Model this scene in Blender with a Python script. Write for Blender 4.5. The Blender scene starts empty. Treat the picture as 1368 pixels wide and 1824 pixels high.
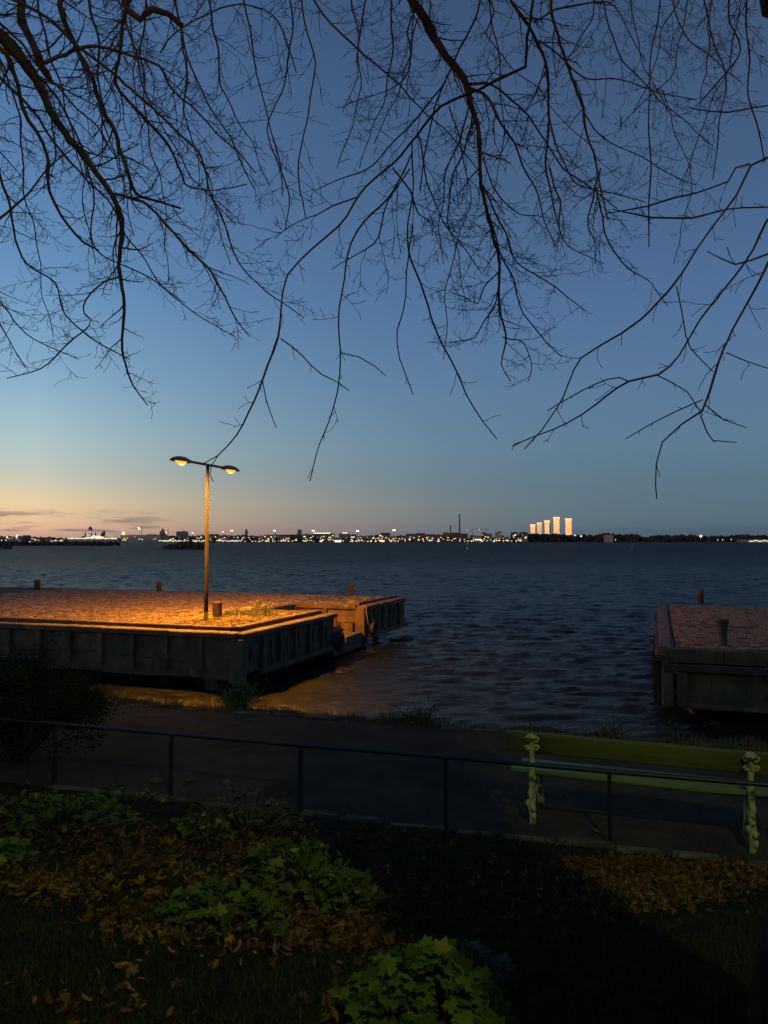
import bpy, math, random
import numpy as np
from mathutils import Vector, Matrix, Quaternion
R = math.radians
sc = bpy.context.scene
COL = sc.collection
rnd = random.Random(7)

# ------------------------------------------------------------------ camera
F = 1370.0; CX = 684.0; CY = 912.0; EYE = 4.1; PITCH = R(2.19)
cam_d = bpy.data.cameras.new('camera'); cam = bpy.data.objects.new('camera', cam_d); COL.objects.link(cam)
cam_d.sensor_fit = 'VERTICAL'; cam_d.sensor_height = 36.0; cam_d.lens = 36.0 * F / 1824.0
cam_d.clip_start = 0.05; cam_d.clip_end = 40000
cam.location = (0, 0, EYE); cam.rotation_euler = (R(90) + PITCH, 0, 0)
sc.camera = cam

def lin(c):
    c = c / 255.0
    return c / 12.92 if c <= .04045 else ((c + .055) / 1.055) ** 2.4
def srgb(r, g, b, k=1.0): return (lin(r) * k, lin(g) * k, lin(b) * k, 1.0)

# ------------------------------------------------------------------ world
SKY_GAIN = 1.0
AZ_GLOW = R(-130)      # compass bearing of the sunset, measured from the view axis (it lies behind the camera, to the left)
w = bpy.data.worlds.new('World'); sc.world = w; w.use_nodes = True
nt = w.node_tree; nt.nodes.clear()
def N(t, **k):
    n = nt.nodes.new(t)
    for a, b in k.items(): setattr(n, a, b)
    return n
def math_node(tree, op, a, b=None, c=None, clamp=False):
    n = tree.nodes.new('ShaderNodeMath'); n.operation = op; n.use_clamp = clamp
    for i, v in enumerate((a, b, c)):
        if v is None: continue
        if isinstance(v, (int, float)): n.inputs[i].default_value = v
        else: tree.links.new(v, n.inputs[i])
    return n.outputs[0]
M_ = lambda *a, **k: math_node(nt, *a, **k)
tc = N('ShaderNodeTexCoord'); vn = N('ShaderNodeVectorMath', operation='NORMALIZE'); nt.links.new(tc.outputs['Generated'], vn.inputs[0])
sx = N('ShaderNodeSeparateXYZ'); nt.links.new(vn.outputs[0], sx.inputs[0])
X, Y, Z = sx.outputs
hl = M_('MAXIMUM', M_('SQRT', M_('ADD', M_('MULTIPLY', X, X), M_('MULTIPLY', Y, Y))), 1e-4)
gx, gy = math.sin(AZ_GLOW), math.cos(AZ_GLOW)
cosg = M_('DIVIDE', M_('ADD', M_('MULTIPLY', X, gx), M_('MULTIPLY', Y, gy)), hl)
def ramp(stops, fac):
    n = N('ShaderNodeValToRGB'); cr = n.color_ramp; cr.interpolation = 'LINEAR'
    while len(cr.elements) < len(stops): cr.elements.new(.5)
    for e, (p, c) in zip(cr.elements, stops): e.position = p; e.color = c
    nt.links.new(fac, n.inputs[0]); return n.outputs[0]
zz = M_('MAXIMUM', Z, 0.0)
zs = M_('POWER', zz, 0.5)      # spreads the horizon over the ramp
def st(l): return [(math.sqrt(p), srgb(*c)) for p, c in l]
cool = ramp(st([(0, (70, 88, 100)), (.012, (76, 96, 108)), (.03, (83, 105, 117)), (.07, (86, 110, 126)), (.118, (88, 116, 138)), (.19, (84, 114, 146)), (.30, (74, 104, 143)), (.42, (65, 90, 124)), (.57, (55, 77, 109)), (1, (20, 38, 72))]), zs)
warm = ramp(st([(0, (186, 146, 128)), (.010, (208, 162, 136)), (.025, (224, 184, 146)), (.047, (222, 198, 156)), (.085, (184, 190, 178)), (.118, (166, 187, 190)), (.155, (148, 178, 192)), (.20, (126, 164, 191)), (.30, (98, 139, 179)), (.42, (82, 119, 162)), (.57, (66, 97, 139)), (1, (28, 48, 86))]), zs)
core = ramp(st([(0, (255, 150, 80)), (.03, (255, 185, 110)), (.06, (235, 200, 150)), (.12, (150, 172, 182)), (.2, (112, 152, 183)), (.42, (80, 118, 160)), (1, (32, 54, 92))]), zs)
def mr(v, a, b, c=0.0, d=1.0, smooth=False):
    n = N('ShaderNodeMapRange'); n.clamp = True
    if smooth: n.interpolation_type = 'SMOOTHSTEP'
    n.inputs['From Min'].default_value = a; n.inputs['From Max'].default_value = b
    n.inputs['To Min'].default_value = c; n.inputs['To Max'].default_value = d
    nt.links.new(v, n.inputs['Value']); return n.outputs[0]
def mixc(f, a, b, blend='MIX'):
    n = N('ShaderNodeMix', data_type='RGBA', blend_type=blend)
    for s, v in ((n.inputs[0], f), (n.inputs[6], a), (n.inputs[7], b)):
        if isinstance(v, (int, float)): s.default_value = v
        elif isinstance(v, tuple): s.default_value = v
        else: nt.links.new(v, s)
    return n.outputs[2]
f1 = M_('POWER', mr(cosg, -.95, -.27), 2.2)
f2 = mr(cosg, .45, .98, smooth=True)
c12 = mixc(f1, cool, warm)
glow = N('ShaderNodeVectorMath', operation='SCALE'); nt.links.new(core, glow.inputs[0])
nt.links.new(mr(zz, .0, .08, 9.0, 1.0), glow.inputs['Scale'])
c3 = mixc(f2, c12, glow.outputs[0])
# thin cloud banks low in the west
az = M_('ARCTAN2', X, Y); el = M_('ARCSINE', Z)
cv = N('ShaderNodeCombineXYZ'); nt.links.new(M_('MULTIPLY', az, 14.0), cv.inputs[0]); nt.links.new(M_('MULTIPLY', el, 130.0), cv.inputs[1])
cn = N('ShaderNodeTexNoise'); cn.inputs['Scale'].default_value = 1.0; cn.inputs['Detail'].default_value = 4; nt.links.new(cv.outputs[0], cn.inputs['Vector'])
band = M_('MULTIPLY', mr(el, .004, .014, smooth=True), mr(el, .030, .042, 1.0, 0.0, smooth=True))
west = mr(cosg, -.46, -.34, smooth=True)
lowb = M_('MULTIPLY', mr(el, .0, .016, 1.0, 0.0, smooth=True), .35)
cm = M_('MULTIPLY', M_('MULTIPLY', mr(cn.outputs['Fac'], .47, .62, smooth=True), band), west)
cm = M_('MULTIPLY', M_('MAXIMUM', cm, M_('MULTIPLY', lowb, west)), .72)
c4 = mixc(cm, c3, srgb(112, 104, 108))
# faint blue grey haze bank over the eastern horizon
eb = M_('MULTIPLY', M_('MULTIPLY', mr(el, .016, .020, 1.0, 0.0, smooth=True), mr(cosg, -.75, -.9, smooth=True)), .35)
c5 = mixc(eb, c4, srgb(62, 80, 100))
bg = N('ShaderNodeBackground'); bg.inputs['Strength'].default_value = SKY_GAIN
nt.links.new(c5, bg.inputs['Color'])
ow = N('ShaderNodeOutputWorld'); nt.links.new(bg.outputs[0], ow.inputs[0])

sc.view_settings.view_transform = 'Standard'; sc.view_settings.look = 'None'
sc.view_settings.exposure = 0.16; sc.view_settings.gamma = 1.0; sc.view_settings.use_curve_mapping = False
sc.cycles.max_bounces = 6; sc.cycles.caustics_reflective = False; sc.cycles.caustics_refractive = False
sc.cycles.sample_clamp_indirect = 2.0

# ------------------------------------------------------------------ pixels to points
cp, sp = math.cos(PITCH), math.sin(PITCH)
def ray(px, py):
    a, b = (px - CX) / F, (CY - py) / F
    return Vector((a, cp - sp * b, sp + cp * b))
def at(px, py, Yd):
    d = ray(px, py); return Vector((0, 0, EYE)) + d * (Yd / d.y)
def atz(px, py, z):
    d = ray(px, py); return Vector((0, 0, EYE)) + d * ((z - EYE) / d.z)

# ------------------------------------------------------------------ mesh builders
class MB:
    def __init__(s): s.v = []; s.f = []; s.m = []
    def add(s, vs, fs, mi=0):
        o = len(s.v); s.v.extend(vs); s.f.extend([tuple(i + o for i in f) for f in fs]); s.m.extend([mi] * len(fs)); return s
    def box(s, x0, x1, y0, y1, z0, z1, mi=0, rot=None, taper=0.0):
        t = taper
        vs = [(x0, y0, z0), (x1, y0, z0), (x1, y1, z0), (x0, y1, z0), (x0 + t, y0 + t, z1), (x1 - t, y0 + t, z1), (x1 - t, y1 - t, z1), (x0 + t, y1 - t, z1)]
        if rot: vs = [tuple(rot @ Vector(v)) for v in vs]
        return s.add(vs, [(3, 2, 1, 0), (4, 5, 6, 7), (0, 1, 5, 4), (1, 2, 6, 5), (2, 3, 7, 6), (3, 0, 4, 7)], mi)
    def wonky(s, x0, x1, y0, y1, z0, z1, j=.01, mi=0, r=None, c=.012):
        """box with a small chamfer on its top and jittered corners, for stones and timbers"""
        r = r or rnd
        q = lambda: r.uniform(-j, j)
        b = [(x0 + q(), y0 + q(), z0), (x1 + q(), y0 + q(), z0), (x1 + q(), y1 + q(), z0), (x0 + q(), y1 + q(), z0)]
        zt = [z1 + q() * .5 for _ in range(4)]
        m = [(p[0], p[1], zt[i] - c) for i, p in enumerate(b)]
        cx_, cy_ = (x0 + x1) / 2, (y0 + y1) / 2
        t = [(p[0] + math.copysign(c, cx_ - p[0]), p[1] + math.copysign(c, cy_ - p[1]), zt[i]) for i, p in enumerate(b)]
        vs = b + m + t
        fs = [(8, 9, 10, 11)]
        for k in range(4):
            n = (k + 1) % 4
            fs += [(k, n, n + 4, k + 4), (k + 4, n + 4, n + 8, k + 8)]
        return s.add(vs, fs, mi)
    def tube(s, pts, rad, n=6, mi=0, caps=True):
        pts = [Vector(p) for p in pts]; L = len(pts)
        if isinstance(rad, (int, float)): rad = [rad] * L
        t0 = (pts[1] - pts[0]).normalized()
        up = Vector((0, 0, 1)) if abs(t0.z) < .9 else Vector((1, 0, 0))
        nrm = t0.cross(up).normalized(); o = len(s.v)
        for i, p in enumerate(pts):
            t = (pts[min(i + 1, L - 1)] - pts[max(i - 1, 0)])
            if t.length < 1e-9: t = t0
            t = t.normalized(); nrm = (nrm - t * nrm.dot(t))
            nrm = nrm.normalized() if nrm.length > 1e-6 else t.orthogonal().normalized()
            bn = t.cross(nrm)
            for k in range(n):
                a = 2 * math.pi * k / n
                q = p + (nrm * math.cos(a) + bn * math.sin(a)) * rad[i]
                s.v.append((q.x, q.y, q.z))
        for i in range(L - 1):
            for k in range(n):
                k2 = (k + 1) % n
                s.f.append((o + i * n + k, o + i * n + k2, o + (i + 1) * n + k2, o + (i + 1) * n + k)); s.m.append(mi)
        if caps:
            s.f.append(tuple(o + k for k in range(n))[::-1]); s.m.append(mi)
            s.f.append(tuple(o + (L - 1) * n + k for k in range(n))); s.m.append(mi)
        return s
    def lathe(s, prof, c=(0, 0, 0), n=12, mi=0):
        o = len(s.v)
        for r_, z in prof:
            for k in range(n):
                a = 2 * math.pi * k / n; s.v.append((c[0] + r_ * math.cos(a), c[1] + r_ * math.sin(a), c[2] + z))
        for i in range(len(prof) - 1):
            for k in range(n):
                k2 = (k + 1) % n
                s.f.append((o + i * n + k, o + i * n + k2, o + (i + 1) * n + k2, o + (i + 1) * n + k)); s.m.append(mi)
        s.f.append(tuple(o + k for k in range(n))[::-1]); s.m.append(mi)
        s.f.append(tuple(o + (len(prof) - 1) * n + k for k in range(n))); s.m.append(mi)
        return s
    def ball(s, c, rx, ry=None, rz=None, nu=8, nv=6, mi=0, jit=0, r=None):
        ry = ry or rx; rz = rz or rx; o = len(s.v); r = r or rnd
        for i in range(nv + 1):
            th = math.pi * i / nv
            for k in range(nu):
                a = 2 * math.pi * k / nu; j = 1 + (r.uniform(-jit, jit) if jit else 0)
                s.v.append((c[0] + rx * math.sin(th) * math.cos(a) * j, c[1] + ry * math.sin(th) * math.sin(a) * j, c[2] + rz * math.cos(th) * j))
        for i in range(nv):
            for k in range(nu):
                k2 = (k + 1) % nu
                s.f.append((o + i * nu + k, o + (i + 1) * nu + k, o + (i + 1) * nu + k2, o + i * nu + k2)); s.m.append(mi)
        return s
    def mesh(s, name, mats, smooth=False):
        me = bpy.data.meshes.new(name)
        me.from_pydata([tuple(v) for v in s.v], [], s.f)
        for m in (mats if isinstance(mats, (list, tuple)) else [mats]): me.materials.append(m)
        if s.m and max(s.m) > 0: me.polygons.foreach_set('material_index', s.m)
        if smooth: me.polygons.foreach_set('use_smooth', [True] * len(me.polygons))
        me.update(); return me
    def build(s, name, mats, parent=None, smooth=False, loc=None):
        o = bpy.data.objects.new(name, s.mesh(name, mats, smooth)); COL.objects.link(o)
        if parent is not None: o.parent = parent
        if loc is not None: o.location = loc
        return o
def inst(name, me, parent=None, loc=(0, 0, 0), rot=None, scl=None):
    o = bpy.data.objects.new(name, me); COL.objects.link(o)
    if parent is not None: o.parent = parent
    o.location = loc
    if rot is not None: o.rotation_euler = rot
    if scl is not None: o.scale = scl if not isinstance(scl, (int, float)) else (scl,) * 3
    return o
def tag(o, label=None, cat=None, group=None, kind=None):
    if label: o['label'] = label
    if cat: o['category'] = cat
    if group: o['group'] = group
    if kind: o['kind'] = kind
    return o
def thing(name, label, cat, loc=(0, 0, 0), rz=0, group=None):
    o = bpy.data.objects.new(name, None); COL.objects.link(o); o.location = loc; o.rotation_euler = (0, 0, rz); o.empty_display_size = .2
    return tag(o, label, cat, group)
def np_mesh(name, V, Fq, mats, smooth=True):
    me = bpy.data.meshes.new(name); nv = len(V); nf, k = Fq.shape
    me.vertices.add(nv); me.vertices.foreach_set('co', V.astype(np.float32).ravel())
    me.loops.add(nf * k); me.loops.foreach_set('vertex_index', Fq.astype(np.int32).ravel())
    me.polygons.add(nf); me.polygons.foreach_set('loop_start', np.arange(0, nf * k, k, dtype=np.int32)); me.polygons.foreach_set('loop_total', np.full(nf, k, dtype=np.int32))
    if smooth: me.polygons.foreach_set('use_smooth', np.ones(nf, dtype=bool))
    for m in (mats if isinstance(mats, (list, tuple)) else [mats]): me.materials.append(m)
    me.update(calc_edges=True); me.validate(); return me

# ------------------------------------------------------------------ materials
def material(name, c1, c2=None, rough=.8, scale=4.0, detail=5, bump=0.0, bscale=None, metal=0.0, spots=None, spec=.5, coords='Object', rnd_obj=0.0, contrast=(.35, .65), stretch=None, attr=None):
    m = bpy.data.materials.new(name); m.use_nodes = True; t = m.node_tree; b = t.nodes['Principled BSDF']
    b.inputs['Roughness'].default_value = rough; b.inputs['Metallic'].default_value = metal; b.inputs['Specular IOR Level'].default_value = spec
    tcn = t.nodes.new('ShaderNodeTexCoord'); vec = tcn.outputs[coords]
    if stretch:
        mp = t.nodes.new('ShaderNodeMapping'); mp.inputs['Scale'].default_value = stretch; t.links.new(vec, mp.inputs[0]); vec = mp.outputs[0]
    def noise(sca, det=5):
        n = t.nodes.new('ShaderNodeTexNoise'); n.inputs['Scale'].default_value = sca; n.inputs['Detail'].default_value = det; t.links.new(vec, n.inputs['Vector']); return n.outputs['Fac']
    def mix(f, a, c):
        n = t.nodes.new('ShaderNodeMix'); n.data_type = 'RGBA'
        t.links.new(f, n.inputs[0])
        for s, v in ((n.inputs[6], a), (n.inputs[7], c)):
            if isinstance(v, tuple): s.default_value = v if len(v) == 4 else (*v, 1)
            else: t.links.new(v, s)
        return n.outputs[2]
    def rng(f, a, c, lo=0.0, hi=1.0):
        n = t.nodes.new('ShaderNodeMapRange'); n.inputs['From Min'].default_value = a; n.inputs['From Max'].default_value = c
        n.inputs['To Min'].default_value = lo; n.inputs['To Max'].default_value = hi; t.links.new(f, n.inputs[0]); return n.outputs[0]
    col = (*c1, 1)
    if c2 is not None: col = mix(rng(noise(scale, detail), *contrast), (*c1, 1), (*c2, 1))
    for sp_ in (spots or []):
        col = mix(rng(noise(sp_[1], 6), sp_[2], sp_[3]), col if not isinstance(col, tuple) else col, (*sp_[0], 1)) if not isinstance(col, tuple) else mix(rng(noise(sp_[1], 6), sp_[2], sp_[3]), col, (*sp_[0], 1))
    fac = None
    if rnd_obj:
        oi = t.nodes.new('ShaderNodeObjectInfo'); fac = rng(oi.outputs['Random'], 0, 1, 1 - rnd_obj, 1 + rnd_obj)
    if attr:
        an = t.nodes.new('ShaderNodeAttribute'); an.attribute_name = 'tone'; fac = rng(an.outputs['Fac'], 0, 1, 1 - attr, 1 + attr)
    if fac is not None:
        sn = t.nodes.new('ShaderNodeVectorMath'); sn.operation = 'SCALE'
        if isinstance(col, tuple): sn.inputs[0].default_value = col[:3]
        else: t.links.new(col, sn.inputs[0])
        t.links.new(fac, sn.inputs['Scale']); col = sn.outputs[0]
    if isinstance(col, tuple): b.inputs['Base Color'].default_value = col
    else: t.links.new(col, b.inputs['Base Color'])
    if bump:
        bn = t.nodes.new('ShaderNodeBump'); bn.inputs['Strength'].default_value = 1.0; bn.inputs['Distance'].default_value = bump
        t.links.new(noise(bscale or scale * 4, 8), bn.inputs['Height']); t.links.new(bn.outputs[0], b.inputs['Normal'])
    return m
def emis(name, col, s):
    m = bpy.data.materials.new(name); m.use_nodes = True; t = m.node_tree; t.nodes.clear()
    e = t.nodes.new('ShaderNodeEmission'); e.inputs[0].default_value = (*col, 1); e.inputs[1].default_value = s
    o = t.nodes.new('ShaderNodeOutputMaterial'); t.links.new(e.outputs[0], o.inputs[0]); return m

m_asphalt = material('asphalt', (.038, .027, .0155), (.056, .041, .024), 1.0, 3.0, bump=.006, bscale=60, spec=.08, spots=[((.020, .015, .011), 1.1, .5, .7), ((.085, .07, .045), 55, .60, .68)])
m_soil = material('soil', (.012, .010, .005), (.022, .017, .008), 1.0, 6, bump=.03, bscale=20, spec=.03)
m_bank = material('bank_soil', (.02, .016, .009), (.032, .028, .015), 1.0, 3, spec=.05, bump=.04, bscale=12)
m_grass = material('grass_blade', (.018, .026, .004), (.034, .040, .006), .9, 5, spec=.06)
m_drygrass = material('dry_grass', (.10, .075, .025), (.06, .07, .02), .8, 3)
m_kerb = material('kerb_granite', (.11, .09, .05), (.055, .046, .026), .95, 9, bump=.006, bscale=60, spec=.1, rnd_obj=.25, spots=[((.05, .05, .025), 5, .5, .62)])
m_conc = material('old_concrete', (.12, .080, .044), (.040, .027, .016), .85, 2.2, 7, bump=.012, bscale=14, spots=[((.05, .05, .035), 1.3, .52, .68), ((.18, .13, .08), 3.5, .6, .75), ((.13, .055, .022), 2.6, .62, .72)], contrast=(.3, .7))
m_conc_d = material('weedy_concrete', (.085, .070, .038), (.040, .034, .020), .9, 2.0, 7, bump=.012, bscale=14, spots=[((.03, .035, .02), 1.4, .5, .66)])
m_timber = material('weathered_timber', (.11, .078, .048), (.045, .032, .02), .85, 3, bump=.006, bscale=20, stretch=(1, 1, .25))
m_timber_d = material('tarred_timber', (.018, .015, .012), (.034, .027, .02), .8, 3, bump=.006, bscale=20)
m_iron = material('painted_iron', (.007, .007, .007), (.012, .010, .009), .5, 12, bump=.001, bscale=60)
m_rust = material("rusty_iron", (.045, .028, .020), (.020, .016, .014), .75, 9, bump=.002, bscale=50)
m_galv = material('galvanised_pole', (.032, .028, .024), None, .9, 8, spec=.05)
m_shell = material('lamp_shell', (.20, .15, .12), (.15, .12, .10), .6, 12)
m_rubber = material('tyre_rubber', (.012, .012, .012), (.02, .02, .02), .8, 12)
m_rope = material('rope', (.22, .17, .10), (.15, .12, .08), .9, 40)
m_bark = material('bark', (.060, .031, .026), (.020, .013, .011), .9, 9, 8, bump=.006, bscale=45, spots=[((.035, .045, .022), 3.5, .57, .7)], coords='Object', spec=.15)
m_trunk = material('old_bark', (.030, .024, .018), (.009, .008, .007), 1.0, 16, 8, bump=.035, bscale=22, spots=[((.05, .048, .036), 9, .6, .68)], spec=.03, stretch=(1, 1, .35))
m_twig = material('twig_bark', (.045, .025, .020), (.02, .013, .011), .8, 6)
m_bench = material('bench_green_paint', (.098, .108, .020), (.078, .086, .016), .6, 5, spec=.15, bump=.0015, bscale=40, spots=[((.055, .055, .02), 8, .58, .7)], stretch=(.3, 1, 1))
m_seat = material('seat_green_paint', (.13, .16, .04), (.10, .13, .03), .6, 5, spec=.2, bump=.0015, bscale=40, stretch=(.3, 1, 1))
m_cast = material('flaking_white_paint', (.44, .42, .15), (.26, .24, .08), .8, 14, spec=.15, bump=.006, bscale=45, spots=[((.08, .07, .035), 26, .57, .63)])
m_cobble = material('cobble', (.19, .13, .072), (.06, .044, .028), .75, 7, bump=.008, bscale=30, attr=.42, coords='Object')
m_brick = material('paving_brick', (.26, .135, .066), (.11, .065, .036), .8, 7, bump=.005, bscale=30, attr=.55, coords='Object')
m_joint = material('joint_earth', (.018, .015, .009), (.011, .009, .006), .95, 8, bump=.01, bscale=40)

# ------------------------------------------------------------------ ground
PSLOPE = -.300
def kerbY(x): return 6.93 + PSLOPE * x         # inner edge of the path
def farY(x): return 10.62 + PSLOPE * x         # outer edge of the path
MOUNDS = []
def gz(x, y):
    d = kerbY(x) - y
    if d <= 0: return 1.60
    b = .211 * d
    b = .95 * (1 - math.exp(-(b / .95) ** 1.0 * 1.0)) if b > .0 else b
    b = min(.211 * d, 1.0) if d < 4.2 else .886 + .10 * (1 - math.exp(-(d - 4.2)))
    b += .02 * math.sin(2.3 * x + 1.1 * y) * min(1, d) + .015 * math.sin(5.1 * x - 3.7 * y) * min(1, d)
    for mx, my, rx, ry, h in MOUNDS:
        q = ((x - mx) / rx) ** 2 + ((y - my) / ry) ** 2
        if q < 4: b += h * math.exp(-q * 1.4)
    return 1.60 + b
def ground(px, py):
    z = 1.8
    for _ in range(30):
        p = atz(px, py, z); z = .5 * z + .5 * gz(p.x, p.y)
    return atz(px, py, z)
for (px, py, rx, ry, h) in ((470, 1600, .75, .55, .12), (760, 1790, .35, .3, .10), (110, 1470, .7, .4, .07), (440, 1470, .4, .3, .08)):
    p = ground(px, py); MOUNDS.append((p.x, p.y, rx, ry, h))
def grid_mesh(name, xs, ys, fz, mat, label=None, kind='structure'):
    V = np.array([(x, y, fz(x, y)) for y in ys for x in xs]); nx, ny = len(xs), len(ys)
    i = np.arange((nx - 1) * (ny - 1)); a = (i // (nx - 1)) * nx + i % (nx - 1)
    Fq = np.stack([a, a + 1, a + nx + 1, a + nx], 1)
    o = bpy.data.objects.new(name, np_mesh(name, V, Fq, mat)); COL.objects.link(o); return tag(o, label, kind=kind)
# the garden slope, sheared so that its far side follows the kerb
def slope_patch():
    us = np.concatenate([np.linspace(-60, -7, 20), np.linspace(-6.5, 5, 150), np.linspace(5.5, 60, 20)])
    ds = np.concatenate([np.linspace(0, 6, 110), np.linspace(6.3, 15, 20), np.linspace(16, 90, 12)])
    V = []
    for d in ds:
        for u in us:
            y = kerbY(u) - d; V.append((u, y, gz(u, y) - (0.0 if d > .02 else .05)))
    nx, ny = len(us), len(ds); i = np.arange((nx - 1) * (ny - 1)); a = (i // (nx - 1)) * nx + i % (nx - 1)
    o = bpy.data.objects.new('garden_slope', np_mesh('garden_slope', np.array(V), np.stack([a, a + nx, a + nx + 1, a + 1], 1), m_soil)); COL.objects.link(o)
    return tag(o, 'dark grassy slope falling to the path', kind='structure')
slope = slope_patch()
def strip(name, f0, f1, prof, mat, label, xs=None):
    """ground strip between two lines along the shore; prof(t, x) gives the height"""
    xs = xs if xs is not None else np.concatenate([np.linspace(-60, -9, 30), np.linspace(-8.6, 8, 90), np.linspace(8.5, 60, 30)])
    ts = np.linspace(0, 1, 24); V = []
    for t in ts:
        for x in xs: V.append((x, f0(x) * (1 - t) + f1(x) * t, prof(t, x)))
    nx, ny = len(xs), len(ts); i = np.arange((nx - 1) * (ny - 1)); a = (i // (nx - 1)) * nx + i % (nx - 1)
    o = bpy.data.objects.new(name, np_mesh(name, np.array(V), np.stack([a, a + 1, a + nx + 1, a + nx], 1), mat)); COL.objects.link(o)
    return tag(o, label, kind='structure')
path = strip('path', lambda x: kerbY(x) - .02, lambda x: farY(x) + .02, lambda t, x: 1.604 + .006 * math.sin(x * 2.1 + t * 5) + .012 * math.sin(math.pi * t), m_asphalt, 'dark asphalt footpath along the shore')
def bankz(t, x):
    n = .05 * math.sin(3.1 * x + 7 * t) + .04 * math.sin(7.3 * x - 5 * t) + .03 * math.sin(13.7 * x + 11 * t)
    return 1.585 + (n * min(1, t * 8) * .6) - 2.5 * max(0, t - .16) ** 1.2
bank = strip('bank', lambda x: farY(x) + .02, lambda x: farY(x) + 2.6, bankz, m_bank, 'rough grassy bank dropping to the water')

# kerb stones, one object each, children of the path
krn = random.Random(3)
def kerb_row(fy, seen, off, jitter, x0, x1, hgt):
    x = x0
    while x < x1:
        L = krn.uniform(.32, .62)
        if krn.random() < seen:
            mb = MB(); mb.wonky(-L / 2, L / 2, -.06, .06, -.15, hgt + krn.uniform(-.012, .012), .016, r=krn, c=.02)
            xc = x + L / 2; o = mb.build('kerb_stone', m_kerb, path, loc=(xc, fy(xc) + off + krn.uniform(-jitter, jitter), 1.604)); o.rotation_euler = (krn.uniform(-.03, .03), krn.uniform(-.03, .03), math.atan(PSLOPE) + krn.uniform(-.05, .05))
        x += L + krn.uniform(.005, .06)
kerb_row(kerbY, .97, -.05, .015, -6.2, 4.4, .035)
kerb_row(farY, .62, .05, .03, -6.5, 6.5, .025)

# ------------------------------------------------------------------ water
m_water = bpy.data.materials.new('water'); m_water.use_nodes = True
t = m_water.node_tree; b = t.nodes['Principled BSDF']
b.inputs['Base Color'].default_value = (.0056, .0034, .0018, 1); b.inputs['Specular IOR Level'].default_value = .30; b.inputs['Specular Tint'].default_value = (.62, .90, .95, 1); b.inputs['Roughness'].default_value = .12; b.inputs['IOR'].default_value = 1.33
g = t.nodes.new('ShaderNodeNewGeometry')
def wnoise(scale, st_):
    mp = t.nodes.new('ShaderNodeMapping'); mp.inputs['Scale'].default_value = st_; t.links.new(g.outputs['Position'], mp.inputs[0])
    n = t.nodes.new('ShaderNodeTexNoise'); n.inputs['Scale'].default_value = scale; n.inputs['Detail'].default_value = 6; n.inputs['Roughness'].default_value = .62; t.links.new(mp.outputs[0], n.inputs[0]); return n.outputs['Fac']
bn1 = t.nodes.new('ShaderNodeBump'); bn1.inputs['Distance'].default_value = .16; t.links.new(wnoise(3.2, (.38, 1.7, 1)), bn1.inputs['Height'])
# far out the real waves are too small to mesh: longer bump takes over with distance
ln = t.nodes.new('ShaderNodeVectorMath'); ln.operation = 'LENGTH'; t.links.new(g.outputs['Position'], ln.inputs[0])
fr = t.nodes.new('ShaderNodeMapRange'); fr.inputs['From Min'].default_value = 60; fr.inputs['From Max'].default_value = 260; t.links.new(ln.outputs['Value'], fr.inputs[0])
bn2 = t.nodes.new('ShaderNodeBump'); bn2.inputs['Distance'].default_value = 2.6; t.links.new(wnoise(.20, (.35, 1.8, 1)), bn2.inputs['Height']); t.links.new(fr.outputs[0], bn2.inputs['Strength']); t.links.new(bn1.outputs[0], bn2.inputs['Normal'])
t.links.new(bn2.outputs[0], b.inputs['Normal'])
df = t.nodes.new('ShaderNodeBsdfDiffuse'); df.inputs[0].default_value = (.004, .014, .017, 1); mxs = t.nodes.new('ShaderNodeMixShader')
mf = t.nodes.new('ShaderNodeMapRange'); mf.inputs['From Min'].default_value = 15; mf.inputs['From Max'].default_value = 160; mf.inputs['To Min'].default_value = .22; mf.inputs['To Max'].default_value = .60
t.links.new(ln.outputs['Value'], mf.inputs[0]); t.links.new(mf.outputs[0], mxs.inputs[0]); t.links.new(b.outputs[0], mxs.inputs[1]); t.links.new(df.outputs[0], mxs.inputs[2]); t.links.new(mxs.outputs[0], t.nodes['Material Output'].inputs[0])
ro = t.nodes.new('ShaderNodeMapRange'); ro.inputs['From Min'].default_value = 20; ro.inputs['From Max'].default_value = 400; ro.inputs['To Min'].default_value = .20; ro.inputs['To Max'].default_value = .30
t.links.new(ln.outputs['Value'], ro.inputs[0]); t.links.new(ro.outputs[0], b.inputs['Roughness'])
def ocean(Nn, L, V, wind, seed):
    rg = np.random.default_rng(seed); k1 = 2 * np.pi * np.fft.fftfreq(Nn, L / Nn); kx, ky = np.meshgrid(k1, k1)
    k = np.hypot(kx, ky); k[0, 0] = 1; Lw = V * V / 9.81
    P = np.exp(-1 / (k * Lw) ** 2) / k ** 4 * (np.abs(kx * wind[0] + ky * wind[1]) / k) ** 7 * np.exp(-(k * .02) ** 2); P[0, 0] = 0
    h = np.real(np.fft.ifft2((rg.normal(size=P.shape) + 1j * rg.normal(size=P.shape)) * np.sqrt(P)))
    gy_, gx_ = np.gradient(h, L / Nn); return h, np.sqrt((gx_ ** 2 + gy_ ** 2).mean())
def samp(h, L, x, y):
    n = h.shape[0]; u = (x / L * n) % n; v = (y / L * n) % n; i = np.floor(u).astype(int); j = np.floor(v).astype(int); fu, fv = u - i, v - j; i %= n; j %= n; i2 = (i + 1) % n; j2 = (j + 1) % n
    return (h[j, i] * (1 - fu) + h[j, i2] * fu) * (1 - fv) + (h[j2, i] * (1 - fu) + h[j2, i2] * fu) * fv
hA, sA = ocean(512, 43.0, 1.75, (.2, .98), 5); hB, sB = ocean(512, 14.3, 1.1, (-.15, .99), 9)
rows = [4.0]
while rows[-1] < 420: rows.append(rows[-1] * 1.0062 if rows[-1] > 12 else rows[-1] + .4)
rows = np.array(rows); cols = np.linspace(-.62, .62, 430)
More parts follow.
